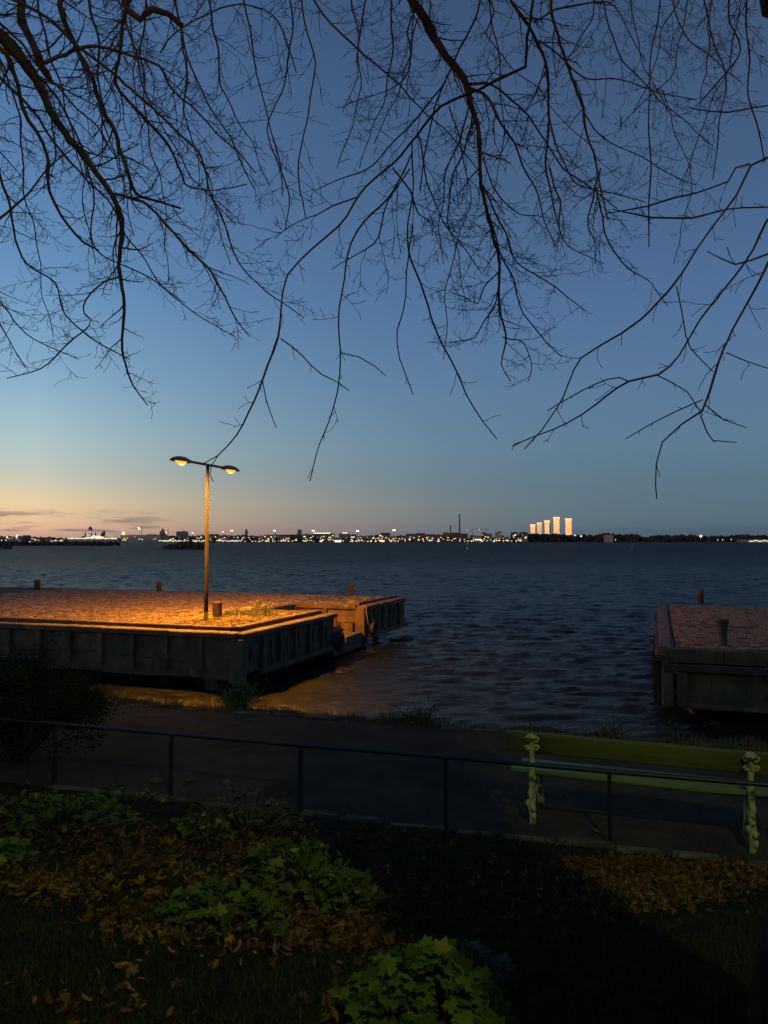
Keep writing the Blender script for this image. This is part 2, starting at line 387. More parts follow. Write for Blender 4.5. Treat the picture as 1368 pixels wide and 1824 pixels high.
gyy, gcc = np.meshgrid(rows, cols, indexing='ij'); gxx = gcc * (gyy + 6)
cth, sth = math.cos(.5), math.sin(.5)
amp = np.clip((gyy - (10.6 + PSLOPE * gxx)) / 14, .35, 1) * np.clip((420 - gyy) / 200, 0, 1)
gust = .9 + .2 * np.sin(gxx * .045 + gyy * .031) * np.sin(gyy * .06 - gxx * .02 + 1)
hz = (samp(hA, 43.0, gxx, gyy) * (.15 / sA) + samp(hB, 14.3, gxx * cth - gyy * sth * .3, gyy) * (.22 / sB)) * amp * gust
Vw = np.stack([gxx, gyy, hz], -1).reshape(-1, 3); nr, nc = gyy.shape
i = np.arange((nr - 1) * (nc - 1)); a = (i // (nc - 1)) * nc + i % (nc - 1)
wo = bpy.data.objects.new('sea', np_mesh('sea', Vw, np.stack([a, a + 1, a + nc + 1, a + nc], 1), m_water)); COL.objects.link(wo)
tag(wo, 'wind rippled dark blue sea in the harbour', kind='structure')
mb = MB(); e = 20000.0; xl0 = -.62 * 10; n0 = .62
def xa(s_, y): return s_ * .62 * (y + 6)
y0, y1 = float(rows[0]), float(rows[-1])
mb.add([(-e, y1, 0), (xa(-1, y1), y1, 0), (xa(1, y1), y1, 0), (e, y1, 0), (-e, e, 0), (e, e, 0), (-e, y0, 0), (xa(-1, y0), y0, 0), (xa(1, y0), y0, 0), (e, y0, 0)],
       [(0, 1, 2, 3, 5, 4), (6, 7, 1, 0), (8, 9, 3, 2)])
mb.build('open_water', m_water); tag(bpy.data.objects['open_water'], 'open sea reaching the horizon', kind='structure')

# ------------------------------------------------------------------ quays
QR = -R(19.57)
def tone_mesh(mb, name, mat, tones):
    me = mb.mesh(name, mat); at_ = me.attributes.new('tone', 'FLOAT', 'POINT'); at_.data.foreach_set('value', tones); return me
def paving(root, cells, name, mat, z, seed, near_key, jit=.012, tilt=.03):
    """cells: (x, y, w, h). The 300 that show largest are single objects, the rest one joined part"""
    rg = random.Random(seed); cells = sorted(cells, key=near_key)
    variants = []
    for k in range(14):
        mb = MB(); mb.wonky(-.5, .5, -.5, .5, -1.0, 0, .05, r=rg, c=.09); variants.append(tone_mesh(mb, name, mat, [rg.random()] * len(mb.v)))
    for (x, y, w_, h_) in cells[:300]:
        o = inst(name, rg.choice(variants), root, (x, y, z + rg.uniform(-jit, jit)), (rg.uniform(-tilt, tilt), rg.uniform(-tilt, tilt), rg.uniform(-.05, .05)), (w_ * .90, h_ * .88, .10))
    mb = MB(); tones = []
    for (x, y, w_, h_) in cells[300:]:
        n0_ = len(mb.v); dz = rg.uniform(-jit, jit); mb.wonky(x - w_ * .46, x + w_ * .46, y - h_ * .46, y + h_ * .46, z - .06, z + dz, .01, r=rg, c=.018)
        tones += [rg.random()] * (len(mb.v) - n0_)
    o = bpy.data.objects.new(name + 's_beyond', tone_mesh(mb, name, mat, tones)); COL.objects.link(o); o.parent = root; tag(o, kind='stuff'); return o
def fascia(root, x0, x1, y, z0, z1, sp_, side, mat, seed, beam=True, panels=True):
    """row of vertical posts over recessed slabs. side=False: face looks to -y between x0..x1; side=True: face looks to +x, spans y"""
    rg = random.Random(seed)
    def bx(a0, a1, d0, d1, c0, c1, nm, m, j=.008):
        mb = MB()
        if side: mb.wonky(y + d0, y + d1, a0, a1, c0, c1, j, r=rg)
        else: mb.wonky(a0, a1, y - d1, y - d0, c0, c1, j, r=rg)
        return mb.build(nm, m, root)
    n = max(1, round((x1 - x0) / sp_)); s = (x1 - x0) / n
    for k in range(n):
        a = x0 + k * s
        if panels:
            split = rg.uniform(.3, .5) * (z1 - z0) + z0; lowz = z0 + rg.uniform(-.06, .05)
            bx(a + .01, a + s - .01, -.14, rg.uniform(-.02, .012), split + .006, z1 - .01, 'wall_slab', mat)
            if rg.random() < .5: bx(a + .01, a + s - .01, -.14, rg.uniform(-.03, .01), lowz, split - .006, 'wall_slab', mat)
            else:
                q = a + s * rg.uniform(.3, .7)
                bx(a + .01, q - .006, -.14, rg.uniform(-.03, .01), lowz, split - .006, 'wall_slab', mat)
                bx(q + .006, a + s - .01, -.14, rg.uniform(-.03, .01), lowz + rg.uniform(-.05, .05), split - .006, 'wall_slab', mat)
        pw = rg.uniform(.055, .09)
        pz = z0 + rg.choice((.0, .03, .18, .22)) if not side else z0 + .05
        bx(a - pw, a + pw, .016, rg.uniform(.09, .14), pz, z1 - .015, 'wall_post', rg.choice((mat, m_timber)))
        if side and rg.random() < .7:
            q = a + s * rg.uniform(.35, .65); bx(q - .05, q + .05, .018, .05, z0 + .3, z1 - .2, 'wall_post', m_timber)
    return
def quay_common(root, rects, zt, mat):
    for (x0, x1, y0, y1) in rects:
        mb = MB(); mb.box(x0 + .16, x1 - .16, y0 + .16, y1 - .16, zt - .45, zt - .035); mb.build('deck_slab', m_joint, root)
        mb = MB(); mb.box(x0 + 1.4, x1 - 1.4, y0 + 1.4, y1 - 1.0, -2.0, zt - .47); mb.build('rubble_core', m_timber_d, root)
ZT = 1.60
C0 = atz(430, 1127, ZT); C0.z = 0
lq = thing('stone_quay', 'long lamplit quay with cobbled deck and weathered concrete walls', 'quay', C0, QR)
LX = -24.0; B1, B2, B3, NX = 6.4, 9.3, 14.4, -2.9
quay_common(lq, [(LX, NX, 0, B3), (NX - .32, 0, 0, B1), (NX - .32, 0, B2, B3)], ZT, m_conc)
fascia(lq, LX, -.12, 0, .30, 1.43, 1.12, False, m_conc, 11)
fascia(lq, .12, B1 - .1, 0, .42, 1.43, 1.05, True, m_conc, 12)
fascia(lq, B2 + .15, B3, 0, .42, 1.43, 1.0, True, m_conc, 13)
# notch walls: the far one faces the lamp
fascia(lq, NX, -.3, B2, .95, 1.5, 1.3, False, m_conc, 14); fascia(lq, NX, -.45, B2, .45, .93, .62, False, m_timber, 15)
fascia(lq, B1, B2, NX, .3, 1.5, 1.2, True, m_conc, 16)
mb = MB(); mb.wonky(NX, 0, B1 - .16, B1, .35, 1.43, .01); mb.build('wall_slab', m_conc, lq)
mb = MB(); mb.wonky(-.34, .06, B2 - .06, B2 + .2, .25, 1.52, .012); mb.build('corner_post', m_conc, lq)
mb = MB(); mb.wonky(-.30, .10, -.10, .14, .22, 1.42, .015); mb.build('corner_post', m_timber, lq)
# landing steps in the notch
for (x0, x1, ya, yb, z0, z1) in ((NX, -.02, B1 + .01, B2 - .12, .05, .40), (NX, -.02, B1 + 1.2, B2 - .13, .402, .60), (NX, -.9, B1 + .4, B2 - .14, .602, .85)):
    mb = MB(); mb.wonky(x0, x1, ya, yb, z0, z1, .01); mb.build('landing_step', m_conc, lq)
# cap beams in lengths, with joints, and the inner timber kerb
def beam_run(root, a0, a1, fixed, side, w0, w1, z0, z1, name, mat, seed, L=2.3, j=.014):
    rg = random.Random(seed); a = a0
    while a < a1 - .05:
        l = min(a1 - a, rg.uniform(.7, 1.2) * L)
        mb = MB(); d = rg.uniform(-.015, .015)
        if side: mb.wonky(fixed + w0 + d, fixed + w1 + d, a, a + l - .02, z0, z1 + rg.uniform(-.012, .012), j, r=rg, c=.02)
        else: mb.wonky(a, a + l - .02, fixed - w1 - d, fixed - w0 - d, z0, z1 + rg.uniform(-.012, .012), j, r=rg, c=.02)
        mb.build(name, mat, root); a += l
beam_run(lq, LX, -.1, 0, False, -.28, .13, 1.44, 1.585, 'cap_beam', m_conc, 21)
beam_run(lq, .0, B1, 0, True, -.28, .13, 1.44, 1.585, 'cap_beam', m_conc, 22)
beam_run(lq, B2, B3, 0, True, -.28, .13, 1.44, 1.585, 'cap_beam', m_conc, 23)
beam_run(lq, LX, -.55, 0, False, -.56, -.34, 1.50, 1.70, 'timber_kerb', m_timber, 24, 3.2)
beam_run(lq, .5, B1 - .25, 0, True, -.56, -.34, 1.50, 1.70, 'timber_kerb', m_timber, 25, 3.2)
beam_run(lq, B2 + .3, B3 - .2, 0, True, -.52, -.30, 1.50, 1.70, 'timber_kerb', m_timber, 26, 3.2)
beam_run(lq, NX, -.3, B2, False, -.2, .06, 1.47, 1.615, 'cap_beam', m_conc, 27)
beam_run(lq, LX, 0, B3, False, -.02, .34, 1.46, 1.60, 'cap_beam', m_conc, 28)
beam_run(lq, B1 - .0, B2, NX, True, -.24, .03, 1.46, 1.62, 'cap_beam', m_conc, 33)
beam_run(lq, NX, -.3, B1, False, .0, .24, 1.46, 1.62, 'cap_beam', m_conc, 34)
# bottom walings
beam_run(lq, .9, B1 - .1, 0, True, .03, .17, .34, .47, 'bottom_waling', m_conc, 29, 3.0)
beam_run(lq, B2 + .2, B3, 0, True, .03, .20, .34, .50, 'bottom_waling', m_conc, 30, 4.0)
beam_run(lq, -13.5, -6.6, 0, False, .10, .24, .50, .60, 'bottom_waling', m_timber, 31, 3.0)
prg = random.Random(4)
for k in range(20):
    mb = MB(); mb.tube([(-.5 - k * 1.15, .55, -2), (-.5 - k * 1.15 + prg.uniform(-.05, .05), .6, 1.3)], .13, 8); mb.build('pile', m_timber_d, lq, smooth=True)
for k in range(8):
    yy = .6 + k * 1.0 if k < 6 else B2 + 1 + (k - 6) * 1.8
    mb = MB(); mb.tube([(-.5, yy, -2), (-.55, yy, 1.3)], .13, 8); mb.build('pile', m_timber_d, lq, smooth=True)
mb = MB(); mb.wonky(-1.15, -.75, -.02, .3, -.6, .32, .03); mb.build('pile', m_timber_d, lq)
cells = []; crg = random.Random(12); y = .62
while y < B3 - .1:
    h = crg.uniform(.15, .21); x = -.62 - crg.uniform(0, .1)
    while x > -19:
        w_ = crg.uniform(.14, .27)
        cx_ = x - w_ / 2; inside = not (cx_ > NX - .35 and B1 - .3 < y < B2 + .35)
        if inside and crg.random() > .02: cells.append((cx_, y + h / 2, w_, h))
        x -= w_
    y += h
def keyL(c):
    p = C0 + Matrix.Rotation(QR, 3, 'Z') @ Vector((c[0], c[1], 0)); ok = abs(p.x) < p.y * .5
    return (0 if ok else 1, p.y)
paving(lq, cells, 'cobble', m_cobble, 1.592, 5, keyL, jit=.022, tilt=.06)
# grass and moss in the joints of the left quay
def blades(name, mat, items, parent=None, kind='stuff', wid=.006, seg=2):
    """items: (x, y, z, height, lean x, lean y, width)"""
    A = np.array(items); n = len(A); V = np.zeros((n, 5, 3)); rg = np.random.default_rng(3); an = rg.uniform(0, np.pi, n)
    wx, wy = np.cos(an) * A[:, 6], np.sin(an) * A[:, 6]
    base = A[:, :3]; tip = base + np.stack([A[:, 4], A[:, 5], A[:, 3]], 1); mid = base + np.stack([A[:, 4] * .35, A[:, 5] * .35, A[:, 3] * .6], 1)
    off = np.stack([wx, wy, wx * 0], 1)
    V[:, 0] = base - off; V[:, 1] = base + off; V[:, 2] = mid + off * .8; V[:, 3] = mid - off * .8; V[:, 4] = tip
    i = np.arange(n) * 5; T = np.concatenate([np.stack([i, i + 1, i + 2], 1), np.stack([i, i + 2, i + 3], 1), np.stack([i + 3, i + 2, i + 4], 1)])
    o = bpy.data.objects.new(name, np_mesh(name, V.reshape(-1, 3), T, mat, False)); COL.objects.link(o)
    if parent is not None: o.parent = parent
    return tag(o, kind=kind)
it = []; brg = random.Random(8)
for _ in range(1100):
    x = -.62 - brg.random() ** 1.5 * 14; y = .58 + brg.random() ** 3 * 2.6
    if brg.random() < .3: x = -.6 - brg.random() * 2.2; y = .6 + brg.random() * 5.4
    for _k in range(5): it.append((x + brg.gauss(0, .05), y + brg.gauss(0, .05), 1.58, brg.uniform(.04, .13), brg.gauss(0, .04), brg.gauss(0, .04), .006))
blades('joint_grass', m_drygrass, it, lq)

# bollards
def bollard(kind, p, h, r, label, rz=0, tilt=0):
    b_ = thing('bollard', label, 'bollard', p, rz, 'mooring bollards on the quays')
    if kind == 'round':
        mb = MB(); mb.lathe([(r * 1.15, -.03), (r * 1.15, .02), (r * .88, .04), (r * .85, h * .55), (r * .98, h * .74), (r * 1.22, h * .84)], n=16); mb.build('shaft', m_rust, b_, True)
        mb = MB(); mb.lathe([(r * 1.22, h * .845), (r * 1.26, h * .90), (r * 1.2, h * .97), (r * .8, h)], n=16); mb.build('head', m_rust, b_, True)
    elif kind == 'post':
        mb = MB(); mb.lathe([(r, -.03), (r * .95, h * .62), (r * 1.12, h * .66), (r * 1.15, h * .9), (r * .7, h * .97), (r * .3, h)], n=12); mb.build('shaft', m_timber, b_, True)
    else:
        mb = MB(); mb.wonky(-r, r, -r, r, -.03, h - .03, .004); mb.build('shaft', m_rust, b_)
        mb = MB(); mb.wonky(-r * 1.04, r * 1.04, -r * 1.04, r * 1.04, h - .028, h, .003); mb.build('cap', m_conc, b_)
    b_.rotation_euler = (tilt, 0, rz); return b_
bollard('square', atz(387, 1098, ZT), .48, .115, 'square iron bollard standing beside the quay lamp post', QR)
bollard('post', atz(66, 1049, ZT), .50, .15, 'leftmost stub bollard on far edge of cobbled quay', QR)
bollard('post', atz(283, 1052, ZT), .48, .14, 'stub bollard on far quay edge just left of the lamp post', QR)
bollard('square', atz(625, 1059, ZT), .50, .13, 'grey bollard near the tip of the cobbled quay', QR + .3)

# ------------------------------------------------------------------ right quay
C1 = atz(1190, 1153, ZT); C1.z = 0
rq = thing('brick_quay', 'short quay at right with red brick paving and green stained wall', 'quay', C1, QR)
RX, RB = 14.0, 12.9
quay_common(rq, [(0, RX, 0, RB)], ZT, m_conc)
rg = random.Random(31)
def rbx(x0, x1, y0, y1, z0, z1, nm, m, j=.01):
    mb = MB(); mb.wonky(x0, x1, y0, y1, z0, z1, j, r=rg); return mb.build(nm, m, rq)
x = 0.0
while x < RX:                                   # upper concrete course
    l = rg.uniform(1.2, 2.2); rbx(x, x + l - .012, -.02 + rg.uniform(-.01, .01), .14, 1.26, 1.575, 'wall_slab', m_conc_d); x += l
beam_run(rq, -.12, RX, 0, False, .04, .24, 1.09, 1.245, 'timber_waling', m_timber_d, 41, 3.5)
x = .35
while x < RX:                                   # lower slabs
    l = rg.uniform(.55, .95); rbx(x, x + l - .02, .0, .13, .28 + rg.uniform(-.03, .03), 1.08, 'wall_slab', m_conc_d, .012); x += l
beam_run(rq, .3, RX, 0, False, .01, .09, .22, .33, 'bottom_waling', m_conc, 42, 2.0)
for x in (-.02, .30): rbx(x - .11, x + .11, -.12, -.005, .24, 1.08, 'wall_post', m_timber, .012)
for (x, z) in ((2.05, .93), (2.05, .55), (2.05, 1.15)): rbx(x, x + .14, -.20, -.10, z, z + .13, 'bolt_block', m_timber_d, .006)
y = .0                                          # side face to the west, with fender timbers
while y < RB:
    l = rg.uniform(1.4, 2.4); rbx(-.02, .14, y + .14, y + .13 + l, 1.22, 1.56, 'wall_slab', m_conc_d); rbx(-.01, .12, y + .14, y + .13 + l, .3, 1.21, 'wall_slab', m_timber_d); y += l
beam_run(rq, -.14, RB, 0, True, -.30, -.03, 1.28, 1.44, 'fender_timber', m_timber_d, 43, 3.0, .02)
beam_run(rq, .3, RB, 0, True, -.20, .10, 1.45, 1.575, 'fender_timber', m_timber, 44, 3.0, .02)
y = .1
while y < RB: rbx(-.34, -.18, y, y + .2, .2, 1.27, 'fender_pile', m_timber_d, .02); y += 1.7
for k in range(12):
    mb = MB(); mb.tube([(.6 + k * 1.2, .6, -2), (.6 + k * 1.2, .6, 1.2)], .14, 8); mb.build('pile', m_timber_d, rq, True)
cells = []; crg = random.Random(14)
rbx(.16, 2.35, 5.0, 5.55, 1.50, 1.612, 'timber_plank', m_timber, .008)
row = 0; y = .17
while y < RB - .05:
    h = .23; x = .18 - (row % 2) * .10
    while x < 8.5:
        w_ = crg.uniform(.19, .25); xx, yy = x + w_ / 2, y + h / 2 + .02 * math.sin(x * .9)
        if xx > .24 and not (xx < 2.45 and 4.93 < yy < 5.63): cells.append((xx, yy, w_, h))
        x += w_
    y += h; row += 1
def keyR(c):
    p = C1 + Matrix.Rotation(QR, 3, 'Z') @ Vector((c[0], c[1], 0)); return (0 if p.x < p.y * .503 else 1, p.y)
paving(rq, cells, 'paving_brick', m_brick, 1.598, 6, keyR, jit=.018, tilt=.05)
it = [(.2 + brg.random() * 6, brg.choice((brg.random() * .3, brg.random() * 12)), 1.56, brg.uniform(.03, .09), brg.gauss(0, .03), brg.gauss(0, .03), .006) for _ in range(1500)]
blades('joint_grass', m_drygrass, it, rq)
bollard('round', atz(1288, 1150, ZT), .64, .115, 'tall dark bollard with flared head on brick quay near edge')
bollard('post', atz(1248, 1074, ZT), .60, .12, 'brown knobbed bollard on far edge of the brick quay')

# tyre fenders and rope on the quay side
def local(q, v): return q.location + Matrix.Rotation(QR, 3, 'Z') @ Vector(v)
def tyre(p, label, rz, r0=.30, r1=.11):
    tt = thing('tyre_fender', label, 'tyre', p, rz, 'tyre fenders hung on the quay side')
    mb = MB(); n, m = 20, 8
    for i_ in range(n):
        for k in range(m):
            A, Bb = 2 * math.pi * i_ / n, 2 * math.pi * k / m; rr = r0 - r1 * .6 + r1 * .75 * math.cos(Bb)
            mb.v.append((r1 * math.sin(Bb), rr * math.cos(A), rr * math.sin(A)))
    for i_ in range(n):
        for k in range(m):
            mb.f.append((i_ * m + k, i_ * m + (k + 1) % m, ((i_ + 1) % n) * m + (k + 1) % m, ((i_ + 1) % n) * m + k)); mb.m.append(0)
    mb.build('casing', m_rubber, tt, True)
    mb = MB(); mb.tube([(0, 0, r0 * .55), (-.05, 0, r0 + .1), (-.12, .02, .78)], .018, 5); mb.build('hanging_rope', m_rope, tt, True)
    return tt
tyre(local(lq, (.24, B1 - .12, .62)), 'round black tyre hung at the landing step corner', QR, .33, .13)
tyre(local(lq, (.26, B2 + .45, .72)), 'half shadowed tyre hung on the far side of the landing', QR, .27, .10)
mb = MB(); mb.tube([local(lq, v) for v in ((-.25, B2 + .12, 1.56), (.02, B2 + .05, 1.60), (.12, B2 - .0, 1.35), (.14, B2 + .12, .95), (.17, B2 + .3, .68), (.18, B2 + .5, .62))], .022, 6)
tag(mb.build('mooring_rope', m_rope, smooth=True), 'loose pale rope hanging down the quay corner', 'rope')
mb = MB()
for k in range(26):
    a = k * .52; mb.v
pts = [(.16 * math.cos(k * .55) * (1 - k * .006), .16 * math.sin(k * .55) * (1 - k * .006), .02 + k * .004) for k in range(34)]
mb.tube(pts, .02, 5); o = mb.build('rope_coil', m_rope, smooth=True, loc=local(lq, (-.62, B2 + .45, 1.62))); tag(o, 'small tangled rope coil on the quay corner above the landing', 'rope')

# ------------------------------------------------------------------ lamps
def shell_mesh(L, W, H):
    mb = MB(); n, m = 12, 10
    for i_ in range(n + 1):
        tt = i_ / n; x = tt * L
        prof = (1 - abs(2 * tt - 1.1) ** 2.6 * .75) if tt > .05 else .55
        prof = max(.62, min(1, prof)); hh = H * (max(.0, math.sin(math.pi * min(1, .10 + tt * .84))) ** .42)
        for k in range(m + 1):
            a = math.pi * k / m; mb.v.append((x, W / 2 * prof * math.cos(a), hh * math.sin(a)))
    for i_ in range(n):
        for k in range(m):
            q = i_ * (m + 1) + k; mb.f.append((q, q + 1, q + m + 2, q + m + 1)); mb.m.append(0)
    mb.f.append(tuple(range(m + 1))); mb.m.append(0); mb.f.append(tuple(n * (m + 1) + k for k in range(m + 1))[::-1]); mb.m.append(0)
    return mb
m_bulb = emis('sodium_bulb', (1.0, .46, .07), 4.5)
m_lens = emis('sodium_lens', (1.0, .36, .03), 1.6)
lp = atz(367, 1105, ZT)
lamp = thing('street_lamp', 'tall twin headed orange street lamp lit on the cobbled quay', 'street lamp', lp)
HT = at(369, 829, lp.y).z - ZT
mb = MB(); mb.tube([(0, 0, -.05), (0, 0, 1.0), (.01, 0, HT)], [.068, .064, .050], 28); mb.build('pole', m_galv, lamp, True)
mb = MB(); mb.lathe([(.12, 0), (.12, .03), (.075, .05), (.072, .28)], n=12); mb.build('base_plate', m_galv, lamp, True)
AD = Vector((.31, .95, 0)).normalized(); AL = 1.94; HLn = .92
mb = MB(); mb.tube([Vector((0, 0, HT + .02)) - AD * (AL - HLn + .05), Vector((0, 0, HT + .02)) + AD * (AL - HLn + .05)], .042, 8); mb.build('crossarm', m_shell, lamp, True)
LAMP_W = 6300
for sgn in (-1, 1):
    hp = AD * sgn * (AL - HLn); rot = math.atan2(AD.y * sgn, AD.x * sgn)
    h = shell_mesh(HLn, .34, .165).build('lamp_head', m_shell, lamp, True, loc=(hp.x, hp.y, HT - .03)); h.rotation_euler = (0, 0, rot)
    sol = h.modifiers.new('shell', 'SOLIDIFY'); sol.thickness = .01
    mb = MB(); mb.ball((HLn * .52, 0, .01), .25, .13, .085, 14, 8); mb.build('lens', m_lens, h, True)
    mb = MB(); mb.ball((HLn * .50, 0, -.03), .15, .08, .075, 12, 8); bl = mb.build('bulb', m_bulb, h, True)
    ld = bpy.data.lights.new('sodium_light', 'SPOT'); ld.energy = LAMP_W; ld.specular_factor = .12; ld.color = (1.0, .345, .012); ld.shadow_soft_size = .10; ld.spot_size = R(168); ld.spot_blend = .5
    lo = bpy.data.objects.new('sodium_light', ld); COL.objects.link(lo); lo.parent = lamp
    q = AD * sgn * (AL - HLn * .5); lo.location = (q.x, q.y, HT - .14); lo.rotation_euler = Vector((-.02 + .335 * .16, .942 * .16, -1)).to_track_quat('-Z', 'Y').to_euler()   # aimed a little seaward

# the garden lamp behind the photographer: it throws the shadow of the trees and the bench
GL = Vector((2.2, -3.2, 0)); GL.z = gz(GL.x, GL.y)
g2 = thing('garden_lamp', 'single garden lamp post behind the viewpoint lighting the slope', 'street lamp', GL)
GH = 6.9
mb = MB(); mb.tube([(0, 0, -.05), (0, 0, GH)], [.07, .05], 12); mb.build('pole', m_galv, g2, True)
h = shell_mesh(.6, .32, .16).build('lamp_head', m_shell, g2, True, loc=(-.15, .0, GH - .02)); h.rotation_euler = (0, 0, R(95))
sol = h.modifiers.new('shell', 'SOLIDIFY'); sol.thickness = .01
mb = MB(); mb.ball((.3, 0, -.01), .14, .10, .06, 10, 6); mb.build('bulb', emis('garden_bulb', (.85, 1.0, .38), 12.0), h, True)
ld = bpy.data.lights.new('garden_light', 'SPOT'); ld.energy = 640; ld.color = (.98, 1.0, .12); ld.shadow_soft_size = .09; ld.spot_size = R(172); ld.spot_blend = .3
lo = bpy.data.objects.new('garden_light', ld); COL.objects.link(lo); lo.parent = g2; lo.location = (-.17, .32, GH - .14); lo.rotation_euler = (R(28), 0, 0)

# ------------------------------------------------------------------ railing
rail = thing('railing', 'low black iron railing running along the near edge of path', 'railing', (0, 0, 0))
posts = [(-3.41 + 1.317 * k, 8.06 - .41 * k) for k in range(-3, 8)]
for (x, y) in posts:
    mb = MB(); mb.box(-.016, .016, -.016, .016, -.2, .60); mb.build('rail_post', m_iron, rail, loc=(x, y, 1.6)).rotation_euler = (0, 0, math.atan(-.31))
pts = [(x, y, 2.205 + .004 * math.sin(x * 3)) for x, y in posts]
mb = MB(); mb.tube(pts, .020, 8); mb.build('handrail', m_iron, rail, True)

# ------------------------------------------------------------------ bench
PL = atz(948, 1468, 1.61); PR = atz(1341, 1519, 1.61)
bd = (PR - PL); bl_ = bd.length; bdir = bd.normalized(); brz = math.atan2(bdir.y, bdir.x)
bench = thing('park_bench', 'green slatted park bench on flaking white cast iron legs facing sea', 'bench', PL, brz)
def plank(x0, x1, y0, y1, z0, z1, nm, m, r_=.02, tilt=0.0):
    mb = MB(); cy_, cz_ = (y0 + y1) / 2, (z0 + z1) / 2; hw, hh = (y1 - y0) / 2, (z1 - z0) / 2; prof = []
    for (sx_, sz_, a0) in ((1, 1, 0), (-1, 1, 90), (-1, -1, 180), (1, -1, 270)):
        for k in range(4): a = R(a0 + k * 30); prof.append((sx_ * (hw - r_) + r_ * math.cos(a), sz_ * (hh - r_) + r_ * math.sin(a)))
    ct, st2 = math.cos(tilt), math.sin(tilt)
    for xx in (x0, x1):
        for p in prof: mb.v.append((xx, cy_ + p[0] * ct - p[1] * st2, cz_ + p[0] * st2 + p[1] * ct))
    n = len(prof)
    for k in range(n): mb.f.append((k, (k + 1) % n, n + (k + 1) % n, n + k)); mb.m.append(0)
    mb.f.append(tuple(range(n))[::-1]); mb.m.append(0); mb.f.append(tuple(range(n, 2 * n))); mb.m.append(0)
    return mb.build(nm, m, bench, True)
plank(-.24, bl_ + .24, .055, .105, .60, .785, 'backrest', m_bench, .018, .10)
plank(-.20, bl_ + .24, .06, .16, .405, .455, 'seat_slat', m_seat, .022, -.05)
plank(-.16, bl_ + .24, .19, .31, .412, .455, 'seat_slat', m_seat, .02)
plank(-.16, bl_ + .24, .34, .45, .405, .450, 'seat_slat', m_seat, .02)
def bench_end(x0):
    o_ = []
    mb = MB()
    prof = [(0.00, .034), (.02, .046), (.05, .036), (.09, .030), (.13, .040), (.17, .050), (.20, .036), (.23, .032), (.27, .048), (.30, .034), (.34, .040), (.37, .044), (.375, .030), (.40, .026), (.43, .036), (.46, .034), (.50, .046), (.53, .044), (.56, .030), (.60, .032), (.63, .042), (.655, .033), (.69, .036), (.72, .034), (.735, .055), (.755, .066), (.775, .055), (.788, .025)]
    n = 12; yof = lambda z: .03 - .07 * math.sin(min(1, z / .45) * math.pi) * .5 + (.02 if z > .45 else 0)
    ox = []
    for z, r_ in prof:
        if z < .7: r_ = .036 + (r_ - .036) * .62
        for k in range(n):
            a = 2 * math.pi * k / n; mb.v.append((x0 + r_ * math.cos(a) * .68 + .004 * math.sin(z * 40), yof(z) - .02 + r_ * math.sin(a) * .9, z))
    for i_ in range(len(prof) - 1):
        for k in range(n): k2 = (k + 1) % n; mb.f.append((i_ * n + k, i_ * n + k2, (i_ + 1) * n + k2, (i_ + 1) * n + k)); mb.m.append(0)
    q = (len(prof) - 1) * n; mb.f.append(tuple(q + k for k in range(n))); mb.m.append(0)
    mb.ball((x0 + .022, -.045, .155), .024, .03, .034, 10, 8); mb.ball((x0 + .022, -.03, .085), .022, .03, .036, 10, 8)
    mb.ball((x0 - .03, -.03, .19), .02, .02, .035, 8, 6)
    mb.build('leg', m_cast, bench, True)
    mb = MB(); mb.tube([(x0, .02, .39), (x0, .12, .385), (x0, .24, .40), (x0, .38, .385), (x0, .45, .36), (x0 + .0, .48, .25), (x0, .46, .12), (x0, .50, 0)], [.028, .024, .022, .024, .03, .026, .03, .036], 8); mb.build('leg', m_cast, bench, True)
    mb = MB(); mb.tube([(x0, .02, .10), (x0, .15, .22), (x0, .30, .25), (x0, .45, .14)], .016, 6); mb.build('stretcher', m_cast, bench, True)
    for sx_, zc, r_ in ((1, .735, .026), (-1, .735, .022), (1, .665, .024), (-1, .66, .018)):
        mb = MB(); pts = [(x0 + sx_ * (.036 + r_ * math.cos(k * .6) * (1 - k * .05)), .01, zc + r_ * math.sin(k * .6) * (1 - k * .05)) for k in range(12)]
        mb.tube(pts, .013, 6); mb.build('scroll', m_cast, bench, True)
    mb = MB(); mb.ball((x0, -.01, .765), .050, .045, .024, 12, 8); mb.build('cap', m_cast, bench, True)
    mb = MB(); mb.ball((x0 + .002, -.055, .50), .018, .012, .015, 8, 6); mb.build('bolt', m_cast, bench, True)
bench_end(0); bench_end(bl_)

# ------------------------------------------------------------------ trees
def catmull(P, Rr, step):
    """smooth curve through the points, tangents scaled to each segment so uneven spacing never loops"""
    n_ = len(P); T = []
    for i_ in range(n_):
        a = (P[i_] - P[i_ - 1]).normalized() if i_ > 0 else Vector((0, 0, 0)); b2 = (P[i_ + 1] - P[i_]).normalized() if i_ < n_ - 1 else Vector((0, 0, 0))
        t_ = a + b2; T.append(t_.normalized() if t_.length > .05 else (b2 if b2.length else a))
    out = []; rr = []
    for i_ in range(n_ - 1):
        L = (P[i_ + 1] - P[i_]).length; n = max(1, int(L / step)); m0, m1 = T[i_] * L * .8, T[i_ + 1] * L * .8
        for k in range(n):
            t_ = k / n; t2, t3 = t_ * t_, t_ ** 3
            out.append(P[i_] * (2 * t3 - 3 * t2 + 1) + m0 * (t3 - 2 * t2 + t_) + P[i_ + 1] * (-2 * t3 + 3 * t2) + m1 * (t3 - t2)); rr.append(Rr[i_] * (1 - t_) + Rr[i_ + 1] * t_)
    out.append(P[-1]); rr.append(Rr[-1]); return out, rr
TW = [0]
